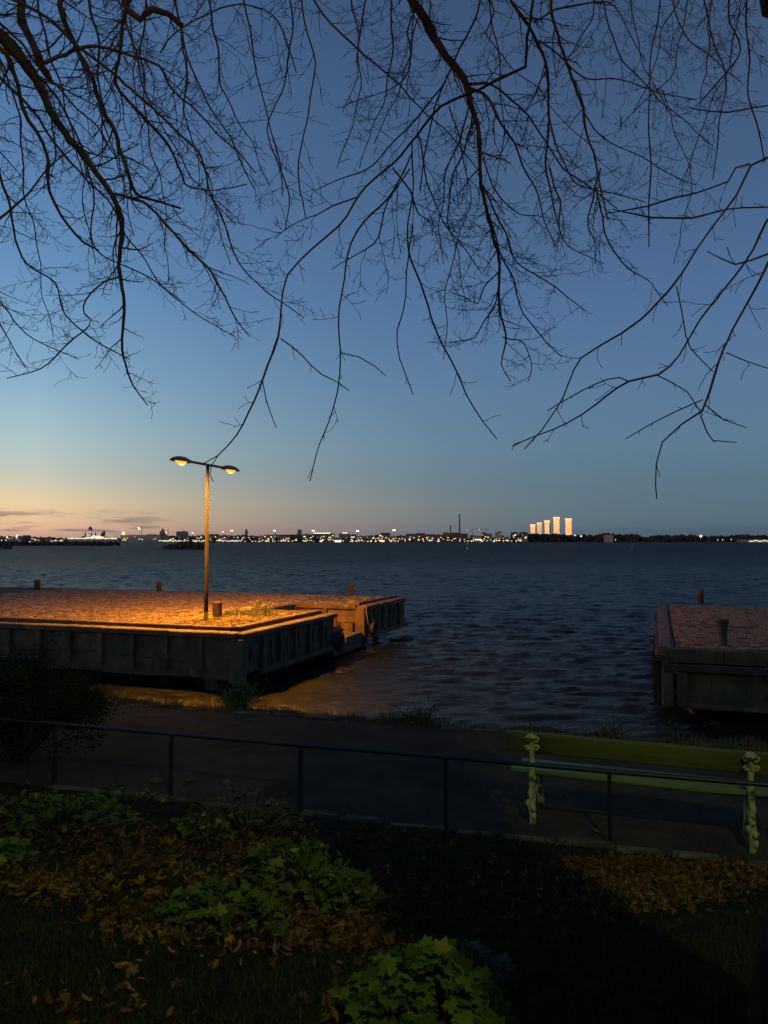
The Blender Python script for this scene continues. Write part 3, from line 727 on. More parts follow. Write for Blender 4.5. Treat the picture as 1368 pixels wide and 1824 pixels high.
def rand_dir(t_, ang, rg, flat=.55):
    u = t_.orthogonal().normalized(); v = t_.cross(u); a = rg.uniform(0, 2 * math.pi)
    s_ = u * math.cos(a) + v * math.sin(a); s_.y *= flat; s_ = (s_ - t_ * s_.dot(t_)); s_ = s_.normalized() if s_.length > .05 else u
    return (t_ * math.cos(ang) + s_ * math.sin(ang)).normalized()
def twig(mb, p, d, L, r0, lvl, rg, up=.0, dens=1.0):
    """a zigzag shoot with alternate side shoots"""
    n = max(4, int(L / (.028 if lvl > 1 else .05))); st_ = L / n; pts = [p.copy()]; rad = [r0]; dirs = []
    u = d.orthogonal().normalized(); v = d.cross(u).normalized(); a = rg.uniform(0, 6.28); sd = u * math.cos(a) + v * math.sin(a); sd.y *= .5
    cs = 1.0 if lvl == 1 else 2.6
    cur = Vector((rg.gauss(0, .9), rg.gauss(0, .4), rg.gauss(-.1, .6))) * cs; cur2 = Vector((rg.gauss(0, 1.2), rg.gauss(0, .5), rg.gauss(.45, .8))) * cs
    for k in range(n):
        f_ = k / n
        d = (d + sd * (.17 if k % 2 else -.17) + (cur * (1 - f_) + cur2 * f_) * (st_ * 1.5) + Vector((rg.gauss(0, .09), rg.gauss(0, .07), rg.gauss(0, .09))) + Vector((0, 0, up * st_))).normalized()
        p = p + d * st_; pts.append(p.copy()); dirs.append(d.copy()); rad.append(max(.0019, r0 * (1 - .60 * (k + 1) / n)))
    if L > .1: rad[-1] *= 1.2
    mb.tube(pts, rad, 4 if lvl <= 1 else 3, caps=False); TW[0] += 1
    if lvl >= 3: return
    m = len(pts) - 1; k = 1
    while k < m:
        if rg.random() < .80 * dens:
            if lvl == 1: l2 = L * rg.uniform(.16, .48) * (1.1 - .6 * k / m)
            else: l2 = rg.uniform(.03, .11) * (1 if rg.random() < .8 else 1.7)
            dd = rand_dir(dirs[k - 1], R(rg.uniform(32, 68)), rg)
            twig(mb, pts[k], dd, max(.03, l2), max(.0019, rad[k] * .68), lvl + 1, rg, up * .9, dens)
        k += rg.choice((2, 2, 3)) if lvl > 1 else rg.choice((1, 1, 2))
def limb(tree, P, W, rg, sub=(.3, 1.1), every=.22, up=.0, dens=1.0, start=0.1, label=None, step=.07, side=None):
    """P: world points, W: radii"""
    W = [w_ * (.66 if w_ > .007 else 1.0) for w_ in W]
    pts, rr = catmull(P, W, step); n = len(pts)
    a1, a2, a3 = rg.uniform(0, 6), rg.uniform(0, 6), rg.uniform(0, 6); amp_ = .022 if max(W) < .02 else .012
    for k in range(1, n - 1):
        e_ = min(1, k / 6, (n - 1 - k) / 6); q = k * step
        pts[k] = pts[k] + Vector((math.sin(q * 5.1 + a1) + .6 * math.sin(q * 11.3 + a2), .5 * math.sin(q * 6.3 + a3), .8 * math.sin(q * 7.7 + a2))) * amp_ * e_
    for k in range(1, n - 1):
        j = min(.005, rr[k] * .25); pts[k] = pts[k] + Vector((rg.gauss(0, j), rg.gauss(0, j), rg.gauss(0, j)))
        if rr[k] > .01 and rg.random() < .12: rr[k] *= 1.22
    mb = MB(); mb.tube(pts, rr, 10 if max(W) > .03 else 7); o = mb.build('branch', m_bark if max(W) > .02 else m_twig, tree, True)
    tb = MB(); L = 0; nxt = every * rg.uniform(.3, 1); tot = sum((pts[k + 1] - pts[k]).length for k in range(n - 1)); acc = 0
    for k in range(1, n - 1):
        acc += (pts[k] - pts[k - 1]).length
        if acc < nxt or acc < start * tot: continue
        nxt = acc + every * .62 * rg.uniform(.5, 1.5); t_ = (pts[k + 1] - pts[k - 1]).normalized()
        fr_ = acc / tot; l = rg.uniform(*sub) * (1.15 - .75 * fr_)
        dd = rand_dir(t_, R(rg.uniform(28, 62)), rg)
        if side is not None: dd = (dd + Vector(side) * .45).normalized()
        twig(tb, pts[k], dd, l, max(.0026, min(rr[k] * .5, .009)), 1 if l > .25 else 2, rg, up, dens)
    if tb.v:
        q = tb.build('twigs', m_twig, o, True); tag(q, kind='stuff')
    return o
def PX(l): return [at(x, y, d) for x, y, d in l]
def pxr(w_, d): return w_ / 2 * d / F * 1.0
def branch(tree, pts, rg, **k):
    """pts: (px, py, distance, width in pixels), head continues to the fork"""
    return limb(tree, [at(x, y, d) for x, y, d, w_ in pts], [max(.0018, pxr(w_, d)) for x, y, d, w_ in pts], rg, **k)
trg = random.Random(21)
def trunk(tree, P, W, n=18, bumps=.06, seed=1):
    rg2 = random.Random(seed); pts, rr = catmull([Vector(p) for p in P], W, .12); mb = MB(); mb.tube(pts, rr, n)
    ph = [rg2.uniform(0, 6.28) for _ in range(4)]
    nv = []
    for i_, v in enumerate(mb.v):
        ring = min(i_ // n, len(pts) - 1); k = i_ % n; c = pts[ring]; a = 2 * math.pi * k / n
        f_ = 1 + bumps * math.sin(3 * a + ph[0] + ring * .13) + bumps * .6 * math.sin(5 * a + ph[1] - ring * .2) + bumps * .4 * rg2.uniform(-1, 1)
        nv.append(tuple(c + (Vector(v) - c) * f_))
    mb.v = nv; return mb.build('trunk', m_trunk, tree, True)

# left tree: trunk just outside the frame to the left
ltp = Vector((-4.6, 5.2, 0)); ltp.z = gz(ltp.x, ltp.y) - .1
lt = thing('bare_tree', 'bare tree whose heavy dark boughs reach in from the left', 'tree')
LF = Vector((-4.3, 5.4, 9.2)); LF0 = Vector((-4.45, 5.3, 7.6))
trunk(lt, [ltp, ltp + Vector((0, 0, 1)), (-4.5, 5.25, 5), LF0, LF, (-4.0, 5.6, 11)], [.42, .30, .27, .23, .18, .12], seed=2)
def B(tree, head, pts, rg, **k):
    P = [Vector(h_[:3]) for h_ in head] + [at(x, y, d) for x, y, d, w_ in pts]
    W = [h_[3] for h_ in head] + [max(.0018, pxr(w_, d)) for x, y, d, w_ in pts]
    tot = [0]
    for a, b2 in zip(P, P[1:]): tot.append(tot[-1] + (b2 - a).length)
    s = tot[len(head)] / tot[-1] * .9 if head else .05
    k.setdefault('start', s); return limb(tree, P, W, rg, **k)
h1 = [(*LF0, .12)]; h2 = [(*LF, .11)]
B(lt, h1, [(-60, 10, 5.6, 34), (25, 85, 5.8, 26), (62, 140, 5.9, 22), (115, 235, 6.1, 19), (160, 295, 6.2, 16), (200, 350, 6.2, 14), (218, 392, 6.3, 13), (215, 470, 6.3, 10), (218, 570, 6.2, 8), (220, 635, 6.2, 6), (240, 690, 6.1, 4), (263, 722, 6.1, 2)], trg, sub=(.25, .85), every=.13, side=(.6, 0, .2), up=.4)
B(lt, h1, [(-80, 30, 5.2, 16), (10, 95, 5.3, 13), (42, 190, 5.4, 11), (78, 270, 5.5, 9), (90, 345, 5.5, 8), (122, 402, 5.5, 7), (150, 432, 5.5, 6), (176, 446, 5.5, 3)], trg, sub=(.25, .7), every=.16)
B(lt, h2, [(30, -40, 6.4, 24), (38, 40, 6.4, 21), (62, 90, 6.4, 20), (82, 132, 6.4, 20), (88, 140, 6.4, 16)], trg, sub=(.2, .5), every=.3)
B(lt, [], [(78, 112, 6.4, 12), (130, 92, 6.5, 11), (175, 85, 6.5, 9), (235, 98, 6.6, 7.5), (278, 115, 6.6, 7), (310, 165, 6.6, 6), (370, 212, 6.7, 5), (420, 268, 6.7, 4), (455, 308, 6.7, 2)], trg, sub=(.3, .9), every=.13, side=(.4, 0, -.5))
B(lt, h2, [(95, -60, 7.0, 17), (115, 35, 7.0, 15), (140, 90, 7.0, 13), (165, 150, 6.9, 12), (198, 220, 6.9, 12), (222, 285, 6.8, 11), (238, 343, 6.8, 9), (290, 362, 6.8, 6), (322, 371, 6.8, 6)], trg, sub=(.3, 1.0), every=.14, side=(.3, 0, -.3))
B(lt, [], [(205, 345, 6.6, 8), (260, 360, 6.6, 7), (300, 405, 6.6, 7), (345, 455, 6.6, 7), (385, 500, 6.5, 6.5), (402, 532, 6.5, 5), (418, 565, 6.5, 4), (445, 600, 6.4, 1.6)], trg, sub=(.25, .7), every=.12, side=(.7, 0, -.1))
B(lt, h2, [(228, -60, 7.4, 11), (216, 55, 7.4, 9), (207, 145, 7.4, 9), (245, 195, 7.3, 8), (290, 250, 7.3, 7), (322, 305, 7.3, 6), (330, 328, 7.3, 5), (372, 340, 7.2, 3), (440, 328, 7.2, 2)], trg, sub=(.3, 1.0), every=.15, side=(.4, 0, -.4))
B(lt, h2, [(205, -60, 6.0, 14), (228, 18, 6.0, 18), (250, 35, 6.0, 17), (275, 14, 6.0, 19), (300, 26, 6.0, 15), (324, 46, 6.0, 15)], trg, sub=(.2, .6), every=.2)
B(lt, [], [(322, 44, 6.0, 6), (345, 130, 6.1, 5), (372, 190, 6.1, 4.5), (400, 235, 6.2, 4), (430, 290, 6.2, 3), (455, 340, 6.2, 1.8)], trg, sub=(.3, .9), every=.16)
B(lt, [], [(285, 95, 6.0, 3), (300, 70, 6.0, 4.5), (335, 42, 6.0, 4.5), (380, 20, 6.1, 4.5), (430, 10, 6.1, 4), (475, 22, 6.2, 3.5), (510, 70, 6.2, 3), (528, 130, 6.3, 2)], trg, sub=(.3, .9), every=.18, side=(0, 0, -.7))
B(lt, h1, [(-60, 440, 5.6, 8), (0, 392, 5.7, 7), (40, 352, 5.8, 6), (80, 303, 5.9, 4), (135, 262, 6.0, 2)], trg, sub=(.2, .6), every=.2)
B(lt, h1, [(-60, 200, 6.3, 8), (10, 330, 6.3, 7), (45, 470, 6.3, 5), (95, 500, 6.3, 4), (120, 565, 6.2, 3.6), (160, 600, 6.2, 2.8), (230, 640, 6.2, 1.8)], trg, sub=(.25, .7), every=.16, side=(.5, 0, -.1))
B(lt, [], [(217, 492, 6.3, 5), (190, 500, 6.3, 5), (165, 520, 6.3, 5), (150, 555, 6.2, 4), (160, 568, 6.2, 3.5), (120, 615, 6.2, 3), (70, 655, 6.1, 2.4), (12, 674, 6.1, 1.6)], trg, sub=(.2, .6), every=.13)
B(lt, h1, [(-70, 470, 6.8, 6), (-10, 560, 6.8, 5), (20, 610, 6.8, 3), (45, 655, 6.8, 1.8)], trg, sub=(.2, .6), every=.2)
for (xa_, ya_, xb_, yb_, xc_, yc_, dd_, w_) in ((150, -30, 175, 150, 240, 420, 7.8, 7), (60, -30, 120, 190, 170, 470, 8.2, 6), (300, -30, 330, 200, 410, 470, 8.4, 6), (355, -30, 400, 160, 480, 330, 8.0, 6), (190, -30, 290, 230, 420, 400, 7.6, 5), (10, 120, 50, 360, 95, 600, 8.0, 5), (255, -30, 270, 260, 300, 500, 8.6, 5), (120, 200, 180, 450, 330, 540, 7.4, 5), (330, 250, 430, 480, 540, 565, 6.8, 5), (180, 350, 300, 520, 420, 600, 7.2, 4), (-20, 20, 160, 220, 290, 360, 7.2, 6), (-20, 520, 60, 600, 140, 640, 7.6, 4)):
    B(lt, [(*LF, .03)], [(xa_, ya_, dd_, w_ + 1), ((xa_ + xb_) / 2 + trg.uniform(-18, 18), (ya_ + yb_) / 2, dd_, w_), (xb_, yb_, dd_, w_ * .75), ((xc_ + xb_) / 2 + trg.uniform(-14, 14), (yc_ + yb_) / 2, dd_ - .1, w_ * .5), (xc_, yc_, dd_ - .2, 1.5)], trg, sub=(.3, .95), every=.17, side=(.35, 0, -.1))

# middle tree: trunk behind the viewpoint, boughs overhead
mtp = Vector((1.38, -.2, 0)); mtp.z = gz(mtp.x, mtp.y) - .1
mt = thing('bare_tree', 'bare tree with thin dark branches hanging down the middle sky', 'tree')
MF = Vector((1.5, -.1, 8.6))
trunk(mt, [mtp, mtp + Vector((0, 0, .8)), (1.38, -.25, 5.5), MF, (1.6, 0, 11)], [.30, .21, .19, .15, .09], seed=5)
hm = [(*MF, .09), (.9, 2.5, 9.3, .08)]
B(mt, hm, [(700, -60, 7.2, 26), (738, 5, 7.2, 24), (765, 50, 7.3, 23), (800, 102, 7.3, 20), (830, 150, 7.3, 19), (836, 175, 7.3, 17), (845, 210, 7.4, 13), (857, 285, 7.4, 11), (860, 330, 7.4, 10), (873, 400, 7.4, 8.5), (885, 460, 7.4, 8), (893, 555, 7.4, 6), (902, 610, 7.4, 5), (893, 650, 7.4, 3), (910, 680, 7.4, 1.6)], trg, sub=(.25, .85), every=.13)
B(mt, [], [(832, 155, 7.3, 10), (870, 175, 7.4, 8), (905, 240, 7.5, 6), (925, 290, 7.5, 5), (960, 350, 7.6, 4), (975, 400, 7.6, 3), (990, 440, 7.6, 2)], trg, sub=(.3, .9), every=.14)
B(mt, [], [(836, 150, 7.3, 9), (880, 150, 7.4, 6), (930, 200, 7.6, 5), (1000, 290, 7.7, 4.5), (1050, 335, 7.7, 3.6), (1100, 372, 7.7, 2)], trg, sub=(.3, .9), every=.14)
hm2 = [(*MF, .05), (1.3, 1.8, 8.9, .04)]
B(mt, hm2, [(955, -40, 4.6, 8), (946, 25, 4.6, 8), (936, 85, 4.6, 8), (932, 118, 4.6, 8), (900, 132, 4.6, 8), (850, 160, 4.6, 7.5), (790, 192, 4.6, 7), (745, 240, 4.6, 6.5), (700, 290, 4.6, 6), (640, 345, 4.6, 5.5), (600, 402, 4.6, 5.5), (555, 442, 4.6, 5), (515, 488, 4.6, 4.6), (503, 540, 4.6, 4.2), (498, 602, 4.6, 4), (470, 675, 4.6, 3.6), (438, 732, 4.6, 3.2), (420, 775, 4.6, 2.6), (388, 812, 4.6, 2.2), (362, 826, 4.6, 1.6)], trg, sub=(.06, .32), every=.30, dens=.55)
B(mt, [], [(500, 603, 4.6, 2.6), (540, 632, 4.6, 2.4), (575, 665, 4.6, 2.2), (605, 682, 4.6, 2), (622, 696, 4.6, 1.6)], trg, sub=(.02, .09), every=.12, dens=.4)
B(mt, [], [(468, 680, 4.6, 2.2), (475, 712, 4.6, 2), (492, 762, 4.6, 1.6)], trg, sub=(.02, .05), every=.15, dens=.3)
B(mt, [], [(388, 812, 4.6, 1.8), (377, 830, 4.6, 1.8), (374, 845, 4.6, 1.6), (380, 858, 4.6, 1.6)], trg, sub=(.01, .03), every=.12, dens=.3)
B(mt, [], [(734, 250, 4.8, 4.5), (735, 320, 4.8, 4.2), (733, 400, 4.8, 4), (742, 480, 4.8, 3.8), (762, 560, 4.8, 3.4), (795, 640, 4.8, 3.2), (830, 700, 4.8, 2.6), (862, 748, 4.8, 2.2), (885, 782, 4.8, 2)], trg, sub=(.03, .30), every=.22, dens=.5)
B(mt, [], [(735, 270, 5.0, 4), (700, 340, 5.0, 3.8), (655, 400, 5.0, 3.6), (618, 470, 5.0, 3.2), (598, 540, 5.0, 3), (603, 625, 5.0, 2.8), (599, 700, 5.0, 2.6), (590, 750, 5.0, 2.3), (565, 810, 5.0, 2), (552, 857, 5.0, 2)], trg, sub=(.03, .28), every=.25, dens=.5)
B(mt, [], [(605, 628, 5.0, 2.2), (640, 635, 5.0, 2), (668, 652, 5.0, 1.8), (688, 670, 5.0, 1.6)], trg, sub=(.02, .05), every=.2, dens=.3)
B(mt, [], [(735, 400, 5.0, 2.6), (722, 500, 5.0, 2.4), (703, 588, 5.0, 2.2), (712, 640, 5.0, 2), (725, 672, 5.0, 2), (736, 703, 5.0, 1.8)], trg, sub=(.02, .1), every=.25, dens=.4)
B(mt, hm2, [(900, -50, 6.6, 9), (912, 5, 6.6, 9), (945, 45, 6.7, 8.5), (968, 108, 6.8, 8), (977, 200, 6.8, 6.5), (975, 290, 6.8, 5.5), (985, 370, 6.8, 4), (1002, 425, 6.8, 2)], trg, sub=(.3, .9), every=.15)
B(mt, hm2, [(975, -50, 7.0, 9), (985, 20, 7.0, 8.5), (1003, 90, 7.0, 8), (1020, 140, 7.1, 8), (1032, 180, 7.1, 7.5), (1040, 220, 7.1, 6.5), (1058, 275, 7.1, 5.5), (1070, 330, 7.1, 4.5), (1083, 392, 7.1, 2.4)], trg, sub=(.3, .9), every=.15)
B(mt, [], [(950, 40, 6.9, 5), (990, 18, 6.9, 6), (1040, 5, 6.9, 5), (1075, 2, 6.9, 4), (1110, 40, 7.0, 3), (1150, 110, 7.1, 2)], trg, sub=(.3, .8), every=.2)
B(mt, [], [(960, 72, 6.8, 5), (1010, 110, 7.0, 4.5), (1050, 140, 7.2, 4), (1110, 145, 7.3, 3.6), (1180, 165, 7.3, 3), (1240, 178, 7.3, 1.8)], trg, sub=(.3, .8), every=.18)
B(mt, hm2, [(1175, -40, 5.4, 4.4), (1168, 60, 5.4, 4.2), (1160, 130, 5.4, 3.8), (1156, 220, 5.4, 3.6), (1155, 320, 5.4, 3), (1157, 390, 5.4, 2.4), (1156, 440, 5.4, 2)], trg, sub=(.03, .3), every=.3, dens=.5)
B(mt, hm2, [(868, -40, 6.4, 6), (848, 30, 6.4, 5.5), (805, 110, 6.4, 5), (780, 180, 6.4, 4.5), (758, 270, 6.4, 4), (748, 340, 6.4, 2.5)], trg, sub=(.2, .8), every=.18)
B(mt, hm2, [(868, -40, 6.4, 5), (875, 40, 6.4, 4.5), (888, 100, 6.4, 4), (893, 160, 6.5, 3.5), (900, 240, 6.5, 2)], trg, sub=(.2, .8), every=.18)
B(mt, hm2, [(545, -50, 5.6, 5), (545, 50, 5.6, 4.6), (562, 110, 5.6, 4.2), (550, 175, 5.6, 4), (540, 250, 5.6, 3.5), (533, 320, 5.6, 2.8), (545, 390, 5.6, 1.8)], trg, sub=(.1, .6), every=.2, dens=.7)
B(mt, hm2, [(520, -50, 6.0, 5), (518, 60, 6.0, 4.5), (505, 150, 6.0, 4), (480, 230, 6.0, 3.4), (498, 300, 6.0, 2.8), (515, 350, 6.0, 2.4), (508, 410, 6.0, 1.8)], trg, sub=(.2, .7), every=.2, dens=.8)
B(mt, hm2, [(430, -50, 6.2, 5), (445, 50, 6.2, 4.6), (460, 130, 6.2, 4), (475, 210, 6.2, 3.6), (500, 300, 6.2, 2.6), (503, 350, 6.2, 1.8)], trg, sub=(.2, .7), every=.2, dens=.8)
B(mt, hm2, [(545, -40, 6.6, 6), (600, 50, 6.6, 5.5), (660, 110, 6.7, 5), (720, 160, 6.8, 4), (790, 230, 6.8, 3), (850, 300, 6.8, 2)], trg, sub=(.2, .8), every=.2, dens=.8)
for (xa_, ya_, xb_, yb_, xc_, yc_, dd_, w_) in ((660, -30, 640, 120, 600, 300, 8.0, 5), (700, -30, 690, 170, 640, 300, 8.4, 5), (760, -30, 720, 140, 610, 190, 7.8, 5), (790, 150, 690, 270, 560, 340, 7.2, 5), (835, 190, 790, 330, 790, 470, 7.8, 5), (850, 200, 800, 380, 830, 540, 8.2, 5), (860, 330, 920, 470, 1045, 555, 7.6, 5), (870, 380, 930, 560, 1000, 635, 7.6, 5), (890, 500, 850, 600, 800, 610, 7.4, 4), (893, 480, 850, 540, 800, 520, 7.4, 4), (975, 200, 1030, 330, 1150, 360, 7.4, 5), (1040, 200, 1100, 260, 1240, 330, 7.4, 4), (860, 280, 920, 380, 980, 390, 7.8, 4), (620, -30, 640, 60, 610, 200, 8.8, 5), (1070, 300, 1050, 400, 1060, 470, 8.5, 5), (1060, 330, 1110, 470, 1190, 545, 10.5, 5), (980, 300, 1000, 420, 1075, 470, 9.5, 5), (1210, -30, 1180, 60, 1130, 200, 8.5, 4), (730, 300, 680, 420, 590, 480, 5.6, 4), (745, 240, 790, 400, 860, 490, 5.8, 4.5), (700, 300, 740, 380, 770, 420, 5.2, 3.5), (640, 350, 560, 385, 490, 425, 5.0, 3), (800, 190, 835, 330, 790, 640, 6.4, 4), (895, 600, 935, 610, 940, 680, 7.4, 4), (860, -30, 870, 60, 1060, 270, 9, 5)):
    B(mt, [(*MF, .02)] if ya_ < 0 else [], [(xa_, ya_, dd_, w_), ((xa_ + xb_) / 2 + trg.uniform(-14, 14), (ya_ + yb_) / 2, dd_, w_), (xb_, yb_, dd_, w_ * .75), ((xc_ + xb_) / 2 + trg.uniform(-12, 12), (yc_ + yb_) / 2, dd_ - .1, w_ * .5), (xc_, yc_, dd_ - .2, 1.5)], trg, sub=(.25, .8), every=.17)

for k in range(7):
    x0_ = trg.uniform(40, 1340); L_ = trg.uniform(120, 330); dx_ = trg.uniform(-110, 110); dd_ = trg.uniform(8.5, 13)
    if 560 < x0_ < 700 and L_ > 200: L_ = 200
    B(mt if x0_ > 500 else lt, [], [(x0_ - dx_ * .3, -40, dd_, 4.5), (x0_, L_ * .35, dd_, 4), (x0_ + dx_ * .5, L_ * .7, dd_, 3), (x0_ + dx_, L_, dd_, 1.6)], trg, sub=(.4, 1.2), every=.3)
for (xa_, ya_, xb_, yb_, xc_, yc_, dd_, w_) in ((1120, -30, 1130, 60, 1190, 200, 7.5, 4), (1060, -30, 1120, 120, 1270, 260, 8.2, 5), (1230, -30, 1200, 120, 1100, 230, 8.8, 4), (1330, -30, 1290, 130, 1210, 330, 8.0, 4), (1180, 160, 1230, 330, 1200, 470, 9.5, 3)):
    B(mt, [], [(xa_, ya_, dd_, w_), (xb_, yb_, dd_, w_ * .75), (xc_, yc_, dd_, 1.5)], trg, sub=(.25, .8), every=.2)

# right tree: its trunk stands at the right edge of the view
rtp = Vector((1.27, 2.0, 0)); rtp.z = gz(rtp.x, rtp.y) - .1
rt = thing('bare_tree', 'bare tree whose trunk foot shows at the right edge', 'tree')
RF = Vector((1.45, 2.2, 7.0))
trunk(rt, [rtp, rtp + Vector((.0, 0, .55)), rtp + Vector((.07, 0, 1.1)), (1.36, 2.0, 4.2), (1.38, 2.05, 5.6), RF, (1.7, 2.6, 9)], [.34, .285, .20, .19, .18, .16, .10], seed=9, bumps=.07)
mb = MB(); c = at(1378, 8, 2.5); mb.tube([c + Vector((.35, .1, -.15)), c + Vector((.12, 0, .03)), c + Vector((.02, 0, .06)), c + Vector((-.02, 0, .10))], [.10, .10, .09, .04], 12); mb.build('branch', m_bark, rt, True)
hr = [(*RF, .04), (2.2, 3.6, 7.2, .03)]
B(rt, hr, [(1420, 240, 4.4, 8), (1368, 277, 4.4, 7), (1338, 290, 4.4, 6), (1318, 345, 4.4, 5.5), (1290, 385, 4.4, 5), (1240, 447, 4.4, 4.6), (1200, 505, 4.4, 4.2), (1122, 580, 4.4, 3.8), (1070, 620, 4.4, 3.2), (1040, 640, 4.4, 2.8), (1005, 705, 4.4, 2.4), (965, 765, 4.4, 2.2), (934, 800, 4.4, 2)], trg, sub=(.03, .3), every=.22, dens=.5)
B(rt, hr, [(1420, 330, 4.2, 8), (1368, 398, 4.2, 7), (1345, 445, 4.2, 6), (1292, 515, 4.2, 5.6), (1250, 565, 4.2, 5), (1205, 632, 4.2, 4.6), (1168, 670, 4.2, 4.2), (1120, 682, 4.2, 3.6), (1062, 720, 4.2, 3), (1010, 752, 4.2, 2.4), (912, 795, 4.2, 2)], trg, sub=(.03, .32), every=.2, dens=.5)
B(rt, [], [(1120, 680, 4.2, 2.6), (1105, 671, 4.2, 2.4), (1040, 695, 4.2, 2.2), (975, 732, 4.2, 1.8)], trg, sub=(.01, .05), every=.2, dens=.3)
B(rt, hr, [(1430, 370, 4.0, 8), (1368, 462, 4.0, 7), (1335, 535, 4.0, 6), (1300, 605, 4.0, 5.2), (1272, 670, 4.0, 4.6), (1250, 735, 4.0, 4), (1215, 757, 4.0, 3), (1180, 788, 4.0, 2.6), (1169, 825, 4.0, 2.4), (1167, 862, 4.0, 2.2), (1170, 889, 4.0, 2)], trg, sub=(.04, .34), every=.18, dens=.5)
B(rt, [], [(1247, 738, 4.0, 2.6), (1258, 770, 4.0, 2.6), (1268, 785, 4.0, 2.4), (1312, 788, 4.0, 1.6)], trg, sub=(.01, .06), every=.15, dens=.3)
B(rt, [], [(1252, 712, 4.0, 2.4), (1215, 728, 4.0, 2.2), (1160, 755, 4.0, 2), (1114, 782, 4.0, 1.6)], trg, sub=(.02, .08), every=.15, dens=.3)
B(rt, [], [(1255, 720, 4.0, 2.2), (1290, 748, 4.0, 2), (1330, 762, 4.0, 1.6)], trg, sub=(.01, .06), every=.15, dens=.3)
B(rt, [], [(1293, 628, 4.0, 2.4), (1330, 645, 4.0, 2), (1368, 656, 4.0, 1.8)], trg, sub=(.01, .06), every=.15, dens=.3)
B(rt, [], [(1170, 668, 4.2, 2.4), (1225, 700, 4.2, 2.2), (1252, 740, 4.2, 1.8)], trg, sub=(.02, .1), every=.15, dens=.4)
B(rt, [], [(1205, 510, 4.4, 2.4), (1220, 570, 4.4, 2.4), (1232, 620, 4.4, 2.2), (1270, 662, 4.4, 1.8)], trg, sub=(.02, .12), every=.15, dens=.5)
B(rt, [], [(1336, 291, 4.4, 4.6), (1312, 299, 4.45, 4.8), (1300, 322, 4.5, 4.6), (1262, 335, 4.6, 4.2), (1200, 352, 4.8, 3.8), (1150, 370, 4.8, 3), (1080, 380, 4.8, 2)], trg, sub=(.05, .3), every=.2, dens=.5)
B(rt, hr, [(1420, 380, 4.9, 4.4), (1368, 372, 4.9, 4.2), (1300, 370, 4.9, 4), (1230, 385, 4.9, 3.6), (1160, 388, 4.9, 3.2), (1090, 372, 4.9, 2)], trg, sub=(.05, .3), every=.2, dens=.5)
B(rt, hr, [(1340, -40, 5.2, 6), (1332, 40, 5.2, 5), (1335, 110, 5.2, 5), (1330, 160, 5.2, 4), (1350, 230, 5.2, 3), (1362, 290, 5.2, 1.8)], trg, sub=(.15, .6), every=.13, side=(-.5, 0, -.2))
B(rt, hr, [(1300, -40, 6.2, 6), (1305, 40, 6.2, 5), (1320, 90, 6.2, 4.5), (1275, 150, 6.3, 3), (1240, 190, 6.4, 2)], trg, sub=(.2, .7), every=.15)
B(rt, hr, [(1250, -40, 6.8, 5), (1265, 60, 6.8, 4.5), (1295, 130, 6.8, 3.6), (1280, 220, 6.8, 2.4), (1270, 320, 6.8, 1.8)], trg, sub=(.2, .7), every=.17)
B(rt, hr, [(1430, 180, 5.4, 4), (1368, 190, 5.4, 3.8), (1300, 200, 5.4, 3), (1228, 192, 5.4, 1.8)], trg, sub=(.05, .4), every=.18, dens=.6)
B(rt, hr, [(1430, 450, 4.4, 5), (1368, 450, 4.4, 4), (1310, 470, 4.4, 3), (1260, 448, 4.4, 1.8)], trg, sub=(.05, .3), every=.16, dens=.5)

# unseen evergreens added behind the viewpoint to block the rear evening sky
def rise():
    rg = random.Random(44); mb = MB()
    for _ in range(1500):
        a = rg.uniform(R(95), R(265)); d_ = rg.uniform(15, 24); x, y = d_ * math.sin(a) * 1.5, d_ * math.cos(a) - 2
        z = rg.uniform(1.5, 11.5) * (.75 + .25 * math.sin(a * 5)); r_ = rg.uniform(1.0, 2.0); mb.ball((x, y, z), r_, r_, r_, 7, 5, jit=.25, r=rg)
    return tag(mb.build('glow_blocking_wood', m_evergreen), 'unseen dark evergreens added behind the viewpoint to block the evening glow', 'wood', kind='stuff')
m_evergreen = material('evergreen', (.016, .024, .010), (.028, .036, .016), .9, 2)
rise()
# ------------------------------------------------------------------ plants near the viewer
def leaf_mesh(name, mats, kind, seed):
    rg = random.Random(seed); mb = MB()
    if kind == 'lobed':        # five lobes with notches, folded along the midrib
        pts = []
        for a, r_ in ((-90, .10), (-62, .70), (-38, .60), (-14, .95), (10, .66), (34, 1.0), (60, .68), (90, 1.08), (120, .68), (146, 1.0), (170, .66), (194, .95), (218, .60), (242, .70)):
            rr = r_ * rg.uniform(.92, 1.08) * .5; x_, y_ = rr * math.cos(R(a)), rr * math.sin(R(a)) + .05
            pts.append((x_, y_, -.14 * abs(x_) - .22 * rr * rr + rg.uniform(-.02, .02)))
        mb.add([(0, .02, .02)] + pts, [(0, k + 1, (k + 1) % 14 + 1) for k in range(14)])
    else:                       # curled dead leaf
        n = 5; curl = rg.uniform(.8, 3.0); wd = rg.uniform(.07, .20)
        vs = []
        for k in range(n + 1):
            t_ = k / n; ang = (t_ - .5) * curl; x_ = math.sin(ang) / curl; z_ = (1 - math.cos(ang)) / curl; w2 = wd * math.sin(math.pi * (.08 + .86 * t_)) ** .7 * rg.uniform(.8, 1.2)
            vs += [(x_, -w2, z_ + w2 * rg.uniform(.3, 1.6)), (x_, rg.uniform(-.03, .03), z_), (x_, w2, z_ + w2 * rg.uniform(.3, 1.6))]
        fs = []
        for k in range(n): o_ = k * 3; fs += [(o_, o_ + 3, o_ + 4, o_ + 1), (o_ + 1, o_ + 4, o_ + 5, o_ + 2)]
        mb.add(vs, fs)
    return mb
def leafmat(name, c1, c2, seed=0):
    m = material(name, c1, c2, .85, 3, rnd_obj=.5, spec=.05, coords='Generated'); return m
